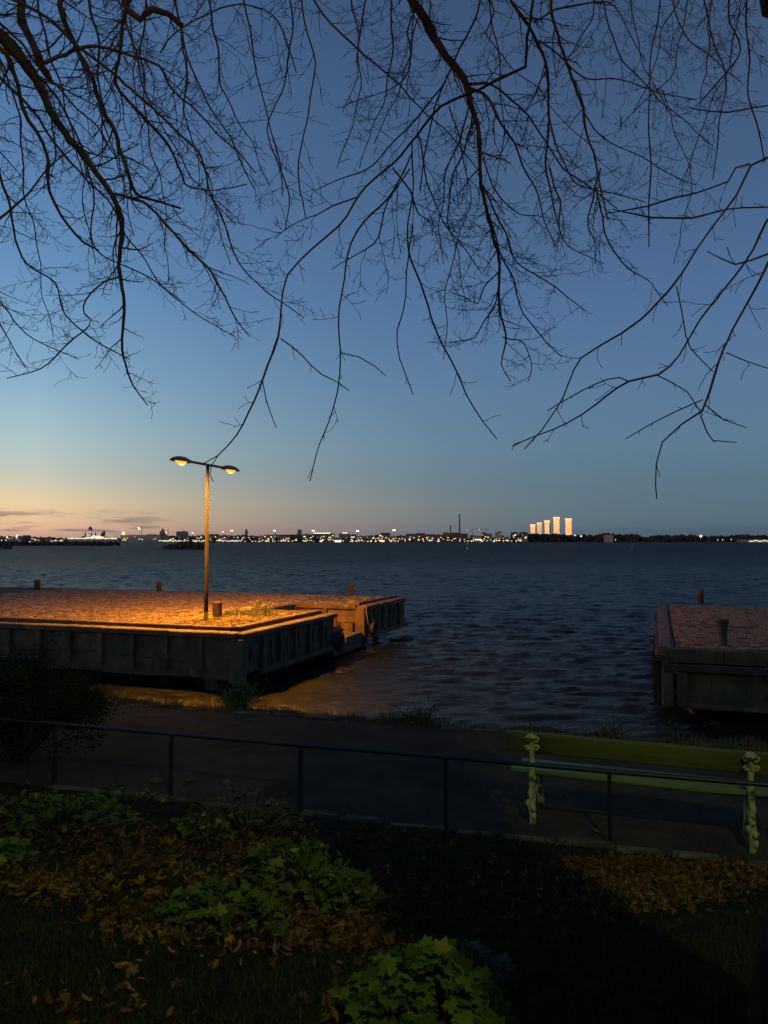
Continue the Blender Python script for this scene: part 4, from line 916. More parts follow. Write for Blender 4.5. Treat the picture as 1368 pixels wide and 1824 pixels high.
m_green = leafmat('green_leaf', (.038, .062, .006), (.062, .085, .009)); m_green2 = leafmat('yellowing_leaf', (.13, .12, .02), (.09, .10, .014))
m_dead = [leafmat('fallen_leaf_brown', (.10, .045, .012), (.045, .022, .007)), leafmat('fallen_leaf_yellow', (.24, .125, .02), (.10, .05, .010)), leafmat('fallen_leaf_tan', (.18, .105, .03), (.08, .044, .014))]
green_v = [leaf_mesh('leaf', None, 'lobed', s).mesh('leaf', m_green) for s in range(5)] + [leaf_mesh('leaf', None, 'lobed', 9).mesh('leaf', m_green2)]
m_stem = material('stem', (.06, .08, .02), (.09, .07, .03), .7, 5)
def plant(px, py, w_px, h_px, nleaf, size, label, name='leafy_plant', yellow=.08, base_h=.10, grp='lobed leaf plants on the slope', variants=None, cat='plant'):
    c = ground(px, py); p = thing(name, label, cat, c, 0, grp); rg = random.Random(int(px * 7 + py)); Yd = c.y
    rx = w_px / 2 * Yd / F; hh = h_px * Yd / F
    st_ = MB()
    for k in range(nleaf):
        a = rg.uniform(0, 6.28); r_ = math.sqrt(rg.random()); x, y = rx * r_ * math.cos(a), rx * .8 * r_ * math.sin(a)
        zt = gz(c.x + x, c.y + y) - c.z; z = zt + hh * (1 - r_ ** 2 * .75) * rg.uniform(.35, 1.0) + .02
        v = rg.choice(variants) if variants else (green_v[5] if rg.random() < yellow else green_v[rg.randrange(5)])
        s = size * rg.uniform(.55, 1.25)
        o = inst('leaf', v, p, (x, y, z), (R(rg.uniform(-25, 38)) + .25, R(rg.uniform(-30, 30)), rg.uniform(0, 6.28)), (s, s, s))
        if k % 2 == 0: st_.tube([(x * .5, y * .5, gz(c.x + x * .5, c.y + y * .5) - c.z - .02), (x * .8, y * .8, z * .6), (x, y, z)], .0028, 3, caps=False)
    st_.build('stems', m_stem, p); return p
plant(762, 1815, 280, 100, 330, .080, 'large leafy clump with palm shaped green leaves at bottom centre')
plant(555, 1590, 250, 85, 230, .076, 'green leafy mound beneath the third railing post, behind dead leaves')
plant(400, 1640, 240, 50, 170, .07, 'green leafy clump half buried in curled brown leaves')
plant(110, 1462, 290, 50, 200, .075, 'wide low patch of green leaves at left near the shrub')
plant(20, 1535, 90, 40, 50, .085, 'small leafy clump at the left edge of the slope', yellow=.25)
plant(365, 1490, 110, 40, 60, .075, 'yellowing leafy clump in front of second railing post', yellow=.5)
plant(235, 1428, 160, 25, 50, .07, 'sparse yellow green seedlings beside the first railing post', yellow=.5)
plant(620, 1790, 60, 20, 14, .07, 'tiny leafy sprig low on the slope beside big clump', yellow=.4)
dry_v = [leaf_mesh('leaf', None, 'lobed', 20 + s).mesh('leaf', leafmat('withered_leaf', (.07, .06, .03), (.045, .04, .02))) for s in range(3)]
plant(440, 1470, 210, 70, 120, .07, 'dark withered bushy clump between second and third railing posts', name='withered_plant', variants=dry_v, grp='withered plants')
plant(850, 1745, 130, 55, 60, .07, 'dark withered stems right of the big leafy clump', name='withered_plant', variants=dry_v, grp='withered plants')

# shrub at the left on the path side
def shrub(c, rx, rz, label, n=5200, mat=None, leaf=.035, name='shrub', seed=3, stems=26):
    s = thing(name, label, 'shrub', c); rg = random.Random(seed); V = []; T = []; mb = MB(); tips = []
    for k in range(stems):
        a = rg.uniform(0, 6.28); r_ = rg.uniform(.2, 1) * rx; top = Vector((r_ * math.cos(a), r_ * math.sin(a), rz * (1.0 - .45 * (r_ / rx) ** 2) * rg.uniform(.75, 1.05)))
        mid = Vector((top.x * .45, top.y * .45, top.z * .6)); mb.tube([(top.x * .08, top.y * .08, -.05), mid, top], [.010, .006, .003], 4, caps=False); tips += [(mid, top)] * 3 + [(Vector((top.x * .9, top.y * .9, .05)), top)]
        for _ in range(5):
            q = mid.lerp(top, rg.random()); e_ = q + Vector((rg.gauss(0, .16), rg.gauss(0, .16), rg.gauss(.06, .12))); mb.tube([q, e_], [.004, .002], 3, caps=False); tips.append((q, e_))
    mb.build('stems', m_bark, s)
    lb = MB()
    for _ in range(n):
        q, e_ = rg.choice(tips); p = q.lerp(e_, rg.uniform(.1, 1.08)) + Vector((rg.gauss(0, .05), rg.gauss(0, .05), rg.gauss(0, .05)))
        if p.z < .02: p.z = .03
        d = Vector((rg.gauss(0, 1), rg.gauss(0, 1), rg.gauss(.2, .8))).normalized(); u = d.orthogonal().normalized() * leaf * .28; tip = p + d * leaf * rg.uniform(.7, 1.4); mdl = (p + tip) / 2
        lb.add([tuple(p), tuple(mdl + u), tuple(tip), tuple(mdl - u)], [(0, 1, 2, 3)])
    f_ = lb.build('foliage', mat or m_shrub, s); tag(f_, kind='stuff'); return s
m_shrub = material('shrub_leaf', (.014, .020, .007), (.022, .030, .010), .9, 4, spec=.05)
m_weed = material('weed_leaf', (.03, .055, .010), (.05, .075, .016), .6, 4, spec=.3)
c = atz(28, 1352, 1.6); shrub(c, 1.05, 1.12, 'large dark rounded shrub behind the railing at far left', 34000, leaf=.038, stems=80)
c = atz(430, 1262, 1.6) + Vector((0, .12, -.03)); shrub(c, .26, .34, 'bright green bushy weed on the bank in front of the quay', 1500, m_weed, .04, 'weed_clump', 5, 14)
c = atz(742, 1287, 1.6) + Vector((0, .1, -.05)); shrub(c, .28, .12, 'low green weed tuft on the bank in the middle', 700, m_weed, .035, 'weed_clump', 6, 12)
c = atz(1085, 1316, 1.6) + Vector((0, .1, -.08)); shrub(c, .30, .16, 'dry weed tuft on the bank behind the bench', 600, m_drygrass, .035, 'weed_clump', 8, 12)

# flowering weeds on the lamplit quay
fw = thing('flowering_weed', 'lamplit weeds with small pale flower heads on the cobbled quay', 'plant', atz(445, 1096, ZT)); frg = random.Random(6)
sb, lb, fb = MB(), MB(), MB()
for k in range(120):
    x, y = frg.uniform(-.85, .75), frg.uniform(-.3, .3); tall = .50 if x > .1 else .30; h_ = frg.uniform(.35, 1) * tall * (1 - abs(x - .15) * .35)
    tx, ty = x + frg.gauss(0, .07), y + frg.gauss(0, .05); sb.tube([(x, y, -.02), (tx, ty, h_)], .004, 3, caps=False)
    for _ in range(9):
        t_ = frg.uniform(.05, .95); p = Vector((x + (tx - x) * t_, y + (ty - y) * t_, h_ * t_)); d = Vector((frg.gauss(0, 1), frg.gauss(0, 1), frg.gauss(.2, .5))).normalized() * .06; u = d.orthogonal().normalized() * .013
        lb.add([tuple(p), tuple(p + d * .5 + u), tuple(p + d), tuple(p + d * .5 - u)], [(0, 1, 2, 3)])
    if h_ > tall * .62 and frg.random() < .6: fb.ball((tx, ty, h_ + .01), .026, .026, .018, 6, 4)
sb.build('stems', m_stem, fw); tag(lb.build('foliage', m_weed, fw), kind='stuff'); fb.build('flower_heads', material('pale_flower', (.55, .5, .32), (.4, .35, .2), .7, 5), fw)

# ------------------------------------------------------------------ grass and fallen leaves
grg = np.random.default_rng(4); it = []
for _ in range(42000):
    px_, py_ = grg.uniform(-60, 1430), 1390 + grg.random() ** .8 * 520
    it.append((px_, py_))
items = []
for px_, py_ in it:
    # ground hit without iteration: good enough for scattering, height read from gz afterwards
    z = 1.75 + (py_ - 1400) / 450 * .75; p = atz(px_, py_, z); d = kerbY(p.x) - p.y
    if d < .06 or p.y < .8: continue
    s_ = .5 + .5 * math.sin(p.x * 2.1 + 1.3) * math.sin(p.y * 1.7); 
    if grg.random() > .35 + .65 * s_: continue
    items.append((p.x, p.y, gz(p.x, p.y) - .005, grg.uniform(.02, .055), grg.normal(0, .02), grg.normal(0, .02), .0022))
g_o = blades('grass', m_grass, items); tag(g_o, 'short dark lawn grass covering the slope', 'grass')
it = []
for _ in range(9000):
    x = grg.uniform(-7, 7.5); t_ = abs(grg.normal(0, .09)) + .01; y = farY(x) + .0 + t_ * 2.6
    cl = .5 + .5 * math.sin(x * 3.3) * math.sin(x * 1.27 + 1)
    if grg.random() > .3 + .7 * cl: continue
    it.append((x, y, bankz(min(1, t_), x) - .01, grg.uniform(.03, .12), grg.normal(0, .03), grg.normal(0, .03), .004))
g_b = blades('bank_grass', m_drygrass, it); tag(g_b, 'rough dry grass along the top of the bank', 'grass')

dead_v = []
for k in range(12): dead_v.append(leaf_mesh('fallen_leaf', None, 'curl' if k % 4 else 'lobed', 50 + k).mesh('fallen_leaf', m_dead[k % 3]))
patches = [(470, 1655, 260, 45, 520), (520, 1620, 200, 50, 300), (230, 1560, 260, 70, 330), (140, 1510, 240, 55, 420), (60, 1580, 120, 40, 120), (1190, 1572, 185, 46, 1000), (620, 1630, 110, 60, 180), (640, 1800, 60, 40, 70), (350, 1530, 170, 45, 160), (300, 1620, 120, 60, 100), (150, 1790, 90, 50, 22), (230, 1740, 190, 60, 16), (560, 1480, 160, 40, 90), (780, 1600, 250, 110, 160), (1100, 1540, 120, 14, 120), (60, 1425, 140, 20, 90), (420, 1700, 420, 120, 60), (800, 1480, 420, 30, 120), (700, 1500, 600, 22, 140), (300, 1410, 300, 25, 60)]
leaves = []
lrg = random.Random(77)
for (cx_, cy_, rx, ry, n) in patches:
    for _ in range(int(n * (2.3 if n > 100 else 1.3))):
        a = lrg.uniform(0, 6.28); r_ = lrg.random() ** .62 * (1 + .25 * math.sin(a * 3 + cx_) + .15 * math.sin(a * 7 + cy_)) * (1.0 if lrg.random() < .86 else 1.6); px_, py_ = cx_ + rx * r_ * math.cos(a), cy_ + ry * r_ * math.sin(a)
        p = ground(px_, py_)
        if kerbY(p.x) - p.y < .05 or (n < 1000 and lrg.random() > .25 + 1.1 * (.5 + .5 * math.sin(p.x * 6.1 + 2 * math.sin(p.y * 3)) * math.sin(p.y * 5.3 + p.x))): continue
        leaves.append((p.x, p.y, gz(p.x, p.y), px_, py_))
vis = lambda l: 0 <= l[3] <= 1368 and l[4] <= 1824
leaves.sort(key=lambda l: (0 if vis(l) else 1, l[1]))
for l in leaves[:300]:
    s = lrg.uniform(.028, .07); inst('fallen_leaf', dead_v[lrg.choice((0, 0, 3, 6, 9, 2, 5, 8, 11, 1, 4, 7, 10, 6, 3))], slope, (l[0], l[1], l[2] + lrg.uniform(.008, .03)), (lrg.gauss(0, .8), lrg.gauss(0, .8), lrg.uniform(0, 6.28)), s)
base = [[tuple(v.co) for v in m.vertices] for m in dead_v]; bf = [[tuple(p.vertices) for p in m.polygons] for m in dead_v]
LV = MB()
for l in leaves[300:]:
    k = lrg.choice((0, 0, 3, 6, 9, 2, 5, 8, 11, 1, 4, 7, 10, 6, 3)); s = lrg.uniform(.025, .065); mtx = Matrix.Translation((l[0], l[1], l[2] + lrg.uniform(.006, .035))) @ (Matrix.Rotation(lrg.uniform(0, 6.28), 4, 'Z') @ Matrix.Rotation(lrg.gauss(0, .8), 4, 'X') @ Matrix.Rotation(lrg.gauss(0, .8), 4, 'Y')) @ Matrix.Scale(s, 4)
    LV.add([tuple(mtx @ Vector(v)) for v in base[k]], bf[k], k % 3)
ll = LV.build('leaf_litter', m_dead, slope); tag(ll, kind='stuff')
# loose leaves on the path and a few stones
for (px_, py_) in ((552, 1292), (540, 1386), (882, 1434), (330, 1398), (455, 1290), (1062, 1482), (870, 1330), (690, 1350), (610, 1330), (250, 1300), (400, 1330), (1005, 1300 + 120)):
    p = atz(px_, py_, 1.62); inst('fallen_leaf', lrg.choice(dead_v), path, p, (0, .1, lrg.uniform(0, 6)), lrg.uniform(.05, .09))
for (px_, py_, s_, m_) in ((341, 1394, .055, m_kerb), (277, 1397, .075, m_kerb)):
    p = ground(px_, py_); mb = MB(); mb.ball((0, 0, s_ * .4), s_, s_ * .7, s_ * .55, 10, 7, jit=.08); o = mb.build('stone', m_, smooth=True, loc=p)
    tag(o, 'pale round stone beside the second railing post' if px_ > 300 else 'flat grey stone left of the second railing post', 'stone')

# ------------------------------------------------------------------ the far shore
H0 = 964.4
m_land = material('far_land', (.03, .028, .024), (.05, .045, .04), .95, .02)
m_wood = material('far_wood', (.030, .026, .022), (.055, .042, .034), .95, .03)
m_rock = material('shore_rock', (.10, .09, .08), (.06, .055, .05), .9, .3, bump=.3, bscale=.6)
bm = {k: material('far_' + k, c1, c2, .85, .05) for k, c1, c2 in (('brick', (.20, .11, .085), (.16, .09, .07)), ('grey', (.19, .175, .165), (.15, .14, .13)), ('pale', (.34, .31, .27), (.27, .24, .21)), ('dark', (.10, .088, .08), (.07, .062, .058)), ('ochre', (.20, .15, .09), (.16, .12, .08)))}  # far wall colours are lightened to stand in for distance haze
m_win = emis('window_light', (1.0, .76, .46), .95); m_win2 = emis('window_light_white', (1.0, .93, .74), 1.1); m_flood = emis('floodlight', (1.0, .95, .70), 3.5); m_sod = emis('shore_lamp', (1.0, .55, .15), 2.6)
m_strip = emis('lit_strip', (1.0, .9, .6), 1.2)
wins = {}
def winmesh(k):
    if k not in wins: mb = MB(); mb.box(-.5, .5, -.5, 0, -.5, .5); wins[k] = mb.mesh('lit_window', {'w': m_win, 'v': m_win2, 's': m_sod, 'l': m_strip}[k])
    return wins[k]
def far(px, D): return (px - CX) / F * D
def zof(py, D): return EYE + (H0 - py) / F * D
frg2 = random.Random(55)
def building(x0, x1, ytop, D, mat, label, name='building', cat='building', lit=5, roof=None, depth=None, kind='w', group=None, ybase=None, extra=None):
    X0, X1 = far(x0, D), far(x1, D); zt = zof(ytop, D); dp = depth or max(12, (X1 - X0) * .7); cx_ = (X0 + X1) / 2
    root = thing(name, label, cat, (cx_, D + dp / 2, .5), 0, group); hw = (X1 - X0) / 2; zt -= .5
    mb = MB(); mb.box(-hw, hw, -dp / 2, dp / 2, -2, zt); mb.build('wall', bm[mat], root)
    if roof == 'gable':
        r_ = MB(); o_ = .35; hgt = min(7, hw * .5)
        r_.add([(-hw - o_, -dp / 2 - o_, zt + .02), (hw + o_, -dp / 2 - o_, zt + .02), (hw + o_, dp / 2 + o_, zt + .02), (-hw - o_, dp / 2 + o_, zt + .02), (-hw, 0, zt + hgt), (hw, 0, zt + hgt)], [(0, 1, 5, 4), (2, 3, 4, 5), (1, 2, 5), (3, 0, 4), (3, 2, 1, 0)]); r_.build('roof', bm['dark'], root)
    else:
        mb = MB(); mb.box(-hw - .2, hw + .2, -dp / 2 - .2, dp / 2 + .2, zt + .02, zt + .9); mb.build('roof', bm['dark'], root)
        if hw > 9:
            q = frg2.uniform(-.5, .3) * hw; mb = MB(); mb.box(q, q + hw * .35, -dp / 4, dp / 4, zt + .92, zt + 3.6); mb.build('roof_house', bm['dark'], root)
    for _ in range(lit):
        s_ = frg2.uniform(1.8, 4.0) * D / 2800; z_ = frg2.uniform(.08, .8) * zt
        inst('lit_window', winmesh(frg2.choice((kind, kind, 'v', 's'))), root, (frg2.uniform(-.88, .88) * hw, -dp / 2 - .05, z_ + 1), None, (s_ * frg2.uniform(.7, 1.6), .3, s_ * .8))
    return root
def lamp_dot(px, py, D, size, kind, label, name='shore_light', mast=False, cat='lamp', group=None):
    z = zof(py, D); root = thing(name, label, cat, (far(px, D), D, .6), 0, group)
    if True:
        mb = MB(); mb.tube([(0, 0, 0), (0, 0, z - .6)], .35 if not mast else .7, 6); mb.build('mast', bm['grey'], root)
    mb = MB()
    if mast: mb.box(-size, size, -.8, .8, z - .6, z - .6 + size * .7); 
    else: mb.ball((0, 0, z - .6), size, size, size, 8, 6)
    mb.build('lamp', {'f': m_flood, 's': m_sod, 'w': m_win, 'v': m_strip}[kind], root); return root
# land strips
def land(name, pts, D, h, label, mat=m_land, depth=400):
    """low land: pts are pixel x positions of its ends"""
    xs = np.linspace(far(pts[0], D), far(pts[1], D), 60); mb = MB(); rg = random.Random(name + str(D)); n = len(xs)
    for x in xs: mb.v += [(x, D + rg.uniform(-6, 6), -.5), (x, D + 6, h * .5), (x, D + 30 + rg.uniform(-4, 4), h * rg.uniform(.9, 1.2)), (x, D + depth, h)]
    for k in range(n - 1):
        for j in range(3): a = k * 4 + j; mb.f.append((a, a + 4, a + 5, a + 1)); mb.m.append(0)
    return tag(mb.build(name, mat, smooth=True), label, kind='structure')
land('far_shore', (-900, 960), 2790, 2.0, 'low city waterfront across the harbour', depth=2500)
land('far_shore', (900, 2300), 2950, 3.0, 'low wooded shore across the harbour at right', depth=2500)
# wooded ridge: thousands of crowns read as one mass
def wood(name, spans, label, D0, n, rmin, rmax, seed, mat=m_wood, depth=160):
    rg = random.Random(seed); mb = MB(); tot = sum(b_ - a_ for a_, b_, t_ in spans)
    for a_, b_, tp in spans:
        for _ in range(int(n * (b_ - a_) / tot)):
            px_ = rg.uniform(a_, b_); D = D0 + rg.random() * depth; zt = zof(tp(px_) if callable(tp) else tp, D0) + rg.gauss(0, 1.2) * rmin / 5; r_ = rg.uniform(rmin, rmax)
            z = rg.uniform(.15, 1) * max(r_, zt - r_); mb.ball((far(px_, D0), D, z), r_, r_, r_ * rg.uniform(.9, 1.3), 6, 4, jit=.22, r=rg)
    return tag(mb.build(name, mat), label, 'wood', kind='stuff')
tl = lambda x: 951.5 + 1.5 * math.sin(x * .05) + 1.2 * math.sin(x * .13 + 1) + (2.5 if x > 1140 else 0) + .6 * math.sin(x * .4)
wood('far_wood', [(925, 1500, tl)], 'dark wooded ridge along the right hand far shore', 3000, 2600, 4, 8, 2)
wood('far_trees', [(-200, 300, 957.5), (300, 560, 956), (560, 930, 958)], 'dark trees among the city waterfront', 2860, 1500, 3, 7, 3)
# near islands on the left
def island(name, x0, x1, D, hpx, label, trees=0, seed=1, mat=m_rock, tall=2.6, flat=False):
    rg = random.Random(seed); X0, X1 = far(x0, D), far(x1, D); n = 26; mb = MB(); root = thing(name, label, 'island', ((X0 + X1) / 2, D, 0))
    hw = (X1 - X0) / 2; H_ = hpx * D / F
    for k in range(n + 1):
        t_ = k / n; e_ = math.sin(math.pi * t_) ** .6 * (1 + .35 * math.sin(t_ * 17 + seed) * rg.random()); x = -hw + 2 * hw * t_
        for j, (dy, f_) in enumerate(((-6, -.3), (-3, .45), (2, 1.0), (9, .8), (14, -.3))): mb.v.append((x + rg.uniform(-.4, .4), dy * e_ * .8, -.3 + H_ * e_ * f_ * rg.uniform(.8, 1.1) if f_ > 0 else -.4))
    for k in range(n):
        for j in range(4): a = k * 5 + j; mb.f.append((a, a + 5, a + 6, a + 1)); mb.m.append(0)
    mb.build('rock', mat, root, True)
    if trees:
        tb = MB()
        for _ in range(trees):
            t_ = rg.gauss(.55, .13) if not flat else rg.uniform(.03, .97); t_ = min(.97, max(.03, t_)); r_ = rg.uniform(.5, 1.3) * D / 370 * (.7 if flat else 1); tb.ball((-hw + 2 * hw * t_, rg.uniform(-2, 6), H_ * .6 + rg.random() * tall * (1 - abs(t_ - .55) * (3 if not flat else .3))), r_, r_, r_, 6, 4, jit=.2, r=rg)
        tag(tb.build('bushes', m_wood, root), kind='stuff')
    return root
island('rocky_island', 268, 385, 395, 5, 'low islet with dark bushes crossing behind the lamp post', 220, 4)
island('rocky_island', 62, 212, 420, 2.2, 'flat bare skerry in the water at left', 0, 5)
island('rocky_island', -90, 27, 430, 9, 'dark headland entering at the left edge', 160, 6)
island('rocky_island', -200, 222, 720, 3.4, 'long low island with dark woods before the ferry', 700, 7, m_land, 2.2, True)

# city blocks on the far shore: (x0, x1, y top, distance, colour, roof, lit, group label)
G1 = 'in the row left of the white cathedral'
G2 = 'in the row before the lamp post'
G3 = 'in the row right of lamp post'
G4 = 'in the middle waterfront row'
G5 = 'in the row left of power station'
G6 = 'in the row before the five towers'
rows_ = []
ORDW = 'first second third fourth fifth sixth seventh eighth ninth tenth eleventh twelfth thirteenth fourteenth fifteenth'.split()
CW = {'dark': 'dark', 'grey': 'grey', 'brick': 'reddish', 'ochre': 'ochre', 'pale': 'pale'}
def row(x0, x1, y0, y1, where, grp, lit, mats, wmin=10, wmax=24):
    x = x0; k = 0
    while x < x1:
        w2 = frg2.uniform(wmin, wmax); yt = frg2.uniform(y0, y1); m_ = frg2.choice(mats); rf_ = frg2.choice((None, 'gable', None))
        lab = ORDW[k] + ' ' + ('wide' if w2 > (wmin + wmax) / 2 else 'narrow') + ' ' + CW[m_] + (' pitched' if rf_ else ' flat') + ' roofed block ' + where
        building(x, min(x + w2 - .6, x1 + 4), yt, 2830 + frg2.uniform(0, 60), m_, lab, lit=lit + frg2.randint(-1, 2), roof=rf_, group=grp); x += w2; k += 1
row(-30, 90, 955, 959, G1, 'city blocks left of the cathedral', 2, ('dark', 'grey', 'brick'))
row(300, 366, 953, 957, G2, 'city blocks left of the lamp post', 4, ('dark', 'grey', 'brick'))
row(372, 470, 953, 957, G3, 'city blocks right of the lamp post', 6, ('dark', 'brick', 'grey', 'ochre'))
row(470, 592, 950, 956, G4, 'city blocks in the middle of the far shore', 8, ('dark', 'brick', 'grey'))
row(622, 792, 952, 957, G5, 'city blocks left of the power station', 7, ('dark', 'dark', 'grey', 'ochre'), 9, 18)
row(838, 936, 953, 960, G6, 'apartment blocks left of the five towers', 5, ('grey', 'dark', 'pale'), 7, 13)
building(530, 537, 943.5, 2890, 'grey', 'taller grey block rising above roofs left of the lit roof line', lit=1)
building(556, 590, 950, 2890, 'dark', 'long block carrying a bright strip of light along its roof', lit=3)
inst('lit_strip', winmesh('l'), [o for o in bpy.data.objects if o.get('label') == 'long block carrying a bright strip of light along its roof'][0], (0, -26, zof(949.8, 2890) - .3), None, (66, .4, 3.4))
b_ = building(604, 622, 950.5, 2880, 'grey', 'grey block with short bright roof strip near the middle', lit=3); inst('lit_strip', winmesh('l'), b_, (3, -14, zof(950, 2880) + .6), None, (20, .4, 3))
b_ = building(596, 608, 962, 2800, 'pale', 'small brightly lit square pavilion at the waterside', lit=0); inst('lit_window', winmesh('l'), b_, (0, -9, 4), None, (22, .4, 9))
b_ = building(676, 686, 951, 2810, 'ochre', 'floodlit yellow block on the shore beside a floodlight mast', lit=5); inst('lit_window', winmesh('v'), b_, (0, -7.5, 5), None, (16, .4, 5))
building(322 - 8, 322 + 10, 947, 2880, 'grey', 'wide flat roofed block above the roofs left of the lamp post', lit=2)
b_ = building(215, 286, 953.5, 2700, 'pale', 'long pale terminal hall beside the ferry', lit=9, kind='v')
b_ = building(92, 115, 962, 1500, 'ochre', 'brightly lit yellow harbour house on the near island', lit=0)
for k in range(7): inst('lit_window', winmesh('l' if k % 2 else 'w'), b_, (-11 + k * 3.6, -9, 3 + (k % 3) * 1.2), None, (2.9, .3, 2.6))
b_ = building(50, 66, 965, 1500, 'ochre', 'low lit house with glowing front left of the harbour house', lit=0); inst('lit_window', winmesh('w'), b_, (0, -7, 2.2), None, (14, .3, 2.6))
b_ = building(883, 894, 948, 2870, 'pale', 'grey apartment tower right of the power station', lit=5)
b_ = building(911, 922, 948.5, 2880, 'dark', 'left dark apartment tower of the pair before the five towers', lit=5)
b_ = building(926, 940, 948.5, 2880, 'dark', 'right dark apartment tower of the pair before the five towers', lit=5)
b_ = building(858, 866, 949, 2870, 'dark', 'dark tower block beside the construction cranes', lit=4)
b_ = building(845, 858, 956.5, 2820, 'pale', 'low hall with a bright white lit front near the cranes', lit=0); inst('lit_window', winmesh('l'), b_, (0, -10, 10), None, (25, .4, 4))
b_ = building(1078, 1092, 953.5, 2940, 'pale', 'pale square building among the trees on the right shore', lit=0)
b_ = building(1333, 1400, 961, 2900, 'pale', 'long white low building lit at the right edge', lit=0)
for k in range(8): inst('lit_window', winmesh('l'), b_, (-62 + k * 17, -52, 4 + (k % 2) * 2.5), None, (15, .4, 2.4))

# cathedral, red cathedral, church, ferry, wheel
D = 2850
cth_ = thing('cathedral', 'white domed cathedral floodlit above the ferry', 'cathedral', (far(161, D), D, 0)); u_ = D / F
mb = MB(); mb.box(-12 * u_, 8 * u_, -20, 20, 0, (H0 - 953) * u_); mb.build('nave', bm['pale'], cth_)
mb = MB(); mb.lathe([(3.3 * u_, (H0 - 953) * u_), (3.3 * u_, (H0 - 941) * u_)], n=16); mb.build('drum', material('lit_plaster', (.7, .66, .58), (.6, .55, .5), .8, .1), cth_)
mb = MB(); mb.lathe([(3.5 * u_, (H0 - 941) * u_), (3.1 * u_, (H0 - 938.6) * u_), (1.8 * u_, (H0 - 937) * u_), (.5 * u_, (H0 - 936) * u_), (.2 * u_, (H0 - 934.6) * u_)], n=16); mb.build('dome', bm['dark'], cth_, True)
for dx in (-9, 9.5): mb = MB(); mb.lathe([(1.2 * u_, (H0 - 953) * u_), (1.2 * u_, (H0 - 948.5) * u_), (.9 * u_, (H0 - 947) * u_), (.1, (H0 - 945.6) * u_)], c=(dx * u_, 0, 0), n=10); mb.build('small_dome', bm['dark'], cth_, True)
for k in range(4): inst('floodlight', winmesh('v'), cth_, ((-2.4 + k * 1.6) * u_, -3.4 * u_, (H0 - 951 + (k % 2) * 5) * u_), None, (2.2, .4, 5))
D = 2840
up = thing('brick_cathedral', 'red brick cathedral with pointed spire and thin chimney', 'cathedral', (far(290, D), D, 0)); u_ = D / F
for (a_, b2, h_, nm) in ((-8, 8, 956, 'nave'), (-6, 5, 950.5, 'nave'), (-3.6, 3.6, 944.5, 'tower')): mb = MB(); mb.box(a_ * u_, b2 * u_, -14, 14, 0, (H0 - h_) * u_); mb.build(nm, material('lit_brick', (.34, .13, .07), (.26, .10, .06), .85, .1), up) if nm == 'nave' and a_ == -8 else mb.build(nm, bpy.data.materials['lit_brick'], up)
mb = MB(); mb.lathe([(3.2 * u_, (H0 - 944.4) * u_), (2.4 * u_, (H0 - 942) * u_), (.8 * u_, (H0 - 940) * u_), (.1, (H0 - 937.5) * u_)], n=8); mb.build('spire', bm['ochre'], up)
mb = MB(); mb.tube([(8 * u_, 10, 0), (8 * u_, 10, (H0 - 941) * u_)], .9 * u_ * .6, 8); tag(mb.build('factory_chimney', bm['brick'], loc=(far(290, D), D, 0)), 'thin dark chimney just right of the red cathedral', 'chimney')
ct = thing('church', 'dark church tower with pointed top on the roofs right of lamp', 'church', (far(439, 2870), 2870, 0)); u_ = 2870 / F
mb = MB(); mb.box(-2.2 * u_, 2.2 * u_, -5, 5, 0, (H0 - 944) * u_); mb.build('tower', bm['brick'], ct); mb = MB(); mb.lathe([(2 * u_, (H0 - 943.9) * u_), (1.2 * u_, (H0 - 941.5) * u_), (.1, (H0 - 939.5) * u_)], n=8); mb.build('spire', bm['dark'], ct)
D = 2500; u_ = D / F
fe = thing('ferry', 'white passenger ferry with rows of lights and dark raked funnel', 'ferry', (far(170, D), D, 0))
m_hull = material('ferry_paint', (.24, .23, .21), (.19, .18, .17), .5, .1)
mb = MB(); mb.add([(-48 * u_, -14, .0), (44 * u_, -14, 0), (44 * u_, 14, 0), (-48 * u_, 14, 0), (-52 * u_, -14, 6.5 * u_), (44 * u_, -14, 6.5 * u_), (44 * u_, 14, 6.5 * u_), (-52 * u_, 14, 6.5 * u_)], [(0, 1, 5, 4), (1, 2, 6, 5), (2, 3, 7, 6), (3, 0, 4, 7), (4, 5, 6, 7)]); mb.build('hull', m_hull, fe)
for (a_, b2, z0, z1) in ((-46, 42, 6.51, 8.6), (-14, 20, 8.61, 10.6), (-2, 14, 10.61, 12.4)): mb = MB(); mb.box(a_ * u_, b2 * u_, -12, 12, z0 * u_, z1 * u_); mb.build('deck', m_hull, fe)
mb = MB(); mb.add([(8 * u_, -4, 12.41 * u_), (17 * u_, -4, 12.41 * u_), (17 * u_, 4, 12.41 * u_), (8 * u_, 4, 12.41 * u_), (14.5 * u_, -4, 20 * u_), (17 * u_, -4, 21 * u_), (17 * u_, 4, 21 * u_), (14.5 * u_, 4, 20 * u_)], [(0, 1, 5, 4), (1, 2, 6, 5), (2, 3, 7, 6), (3, 0, 4, 7), (4, 5, 6, 7)]); mb.build('funnel', bm['dark'], fe)
for rw, (a_, b2, zc) in enumerate(((-44, 42, 7.5), (-13, 19, 9.5), (-1, 13, 11.4))):
    x = a_
    while x < b2: inst('lit_window', winmesh('v' if frg2.random() < .7 else 'w'), fe, (x * u_, -14.3, zc * u_), None, (frg2.uniform(3, 6), .3, frg2.uniform(2.2, 4.2))); x += frg2.uniform(1.8, 3.6)
D = 2750; u_ = D / F
wh = thing('ferris_wheel', 'pale lit ferris wheel right of the ferry', 'ferris wheel', (far(208, D), D, (H0 - 957) * u_ + EYE))
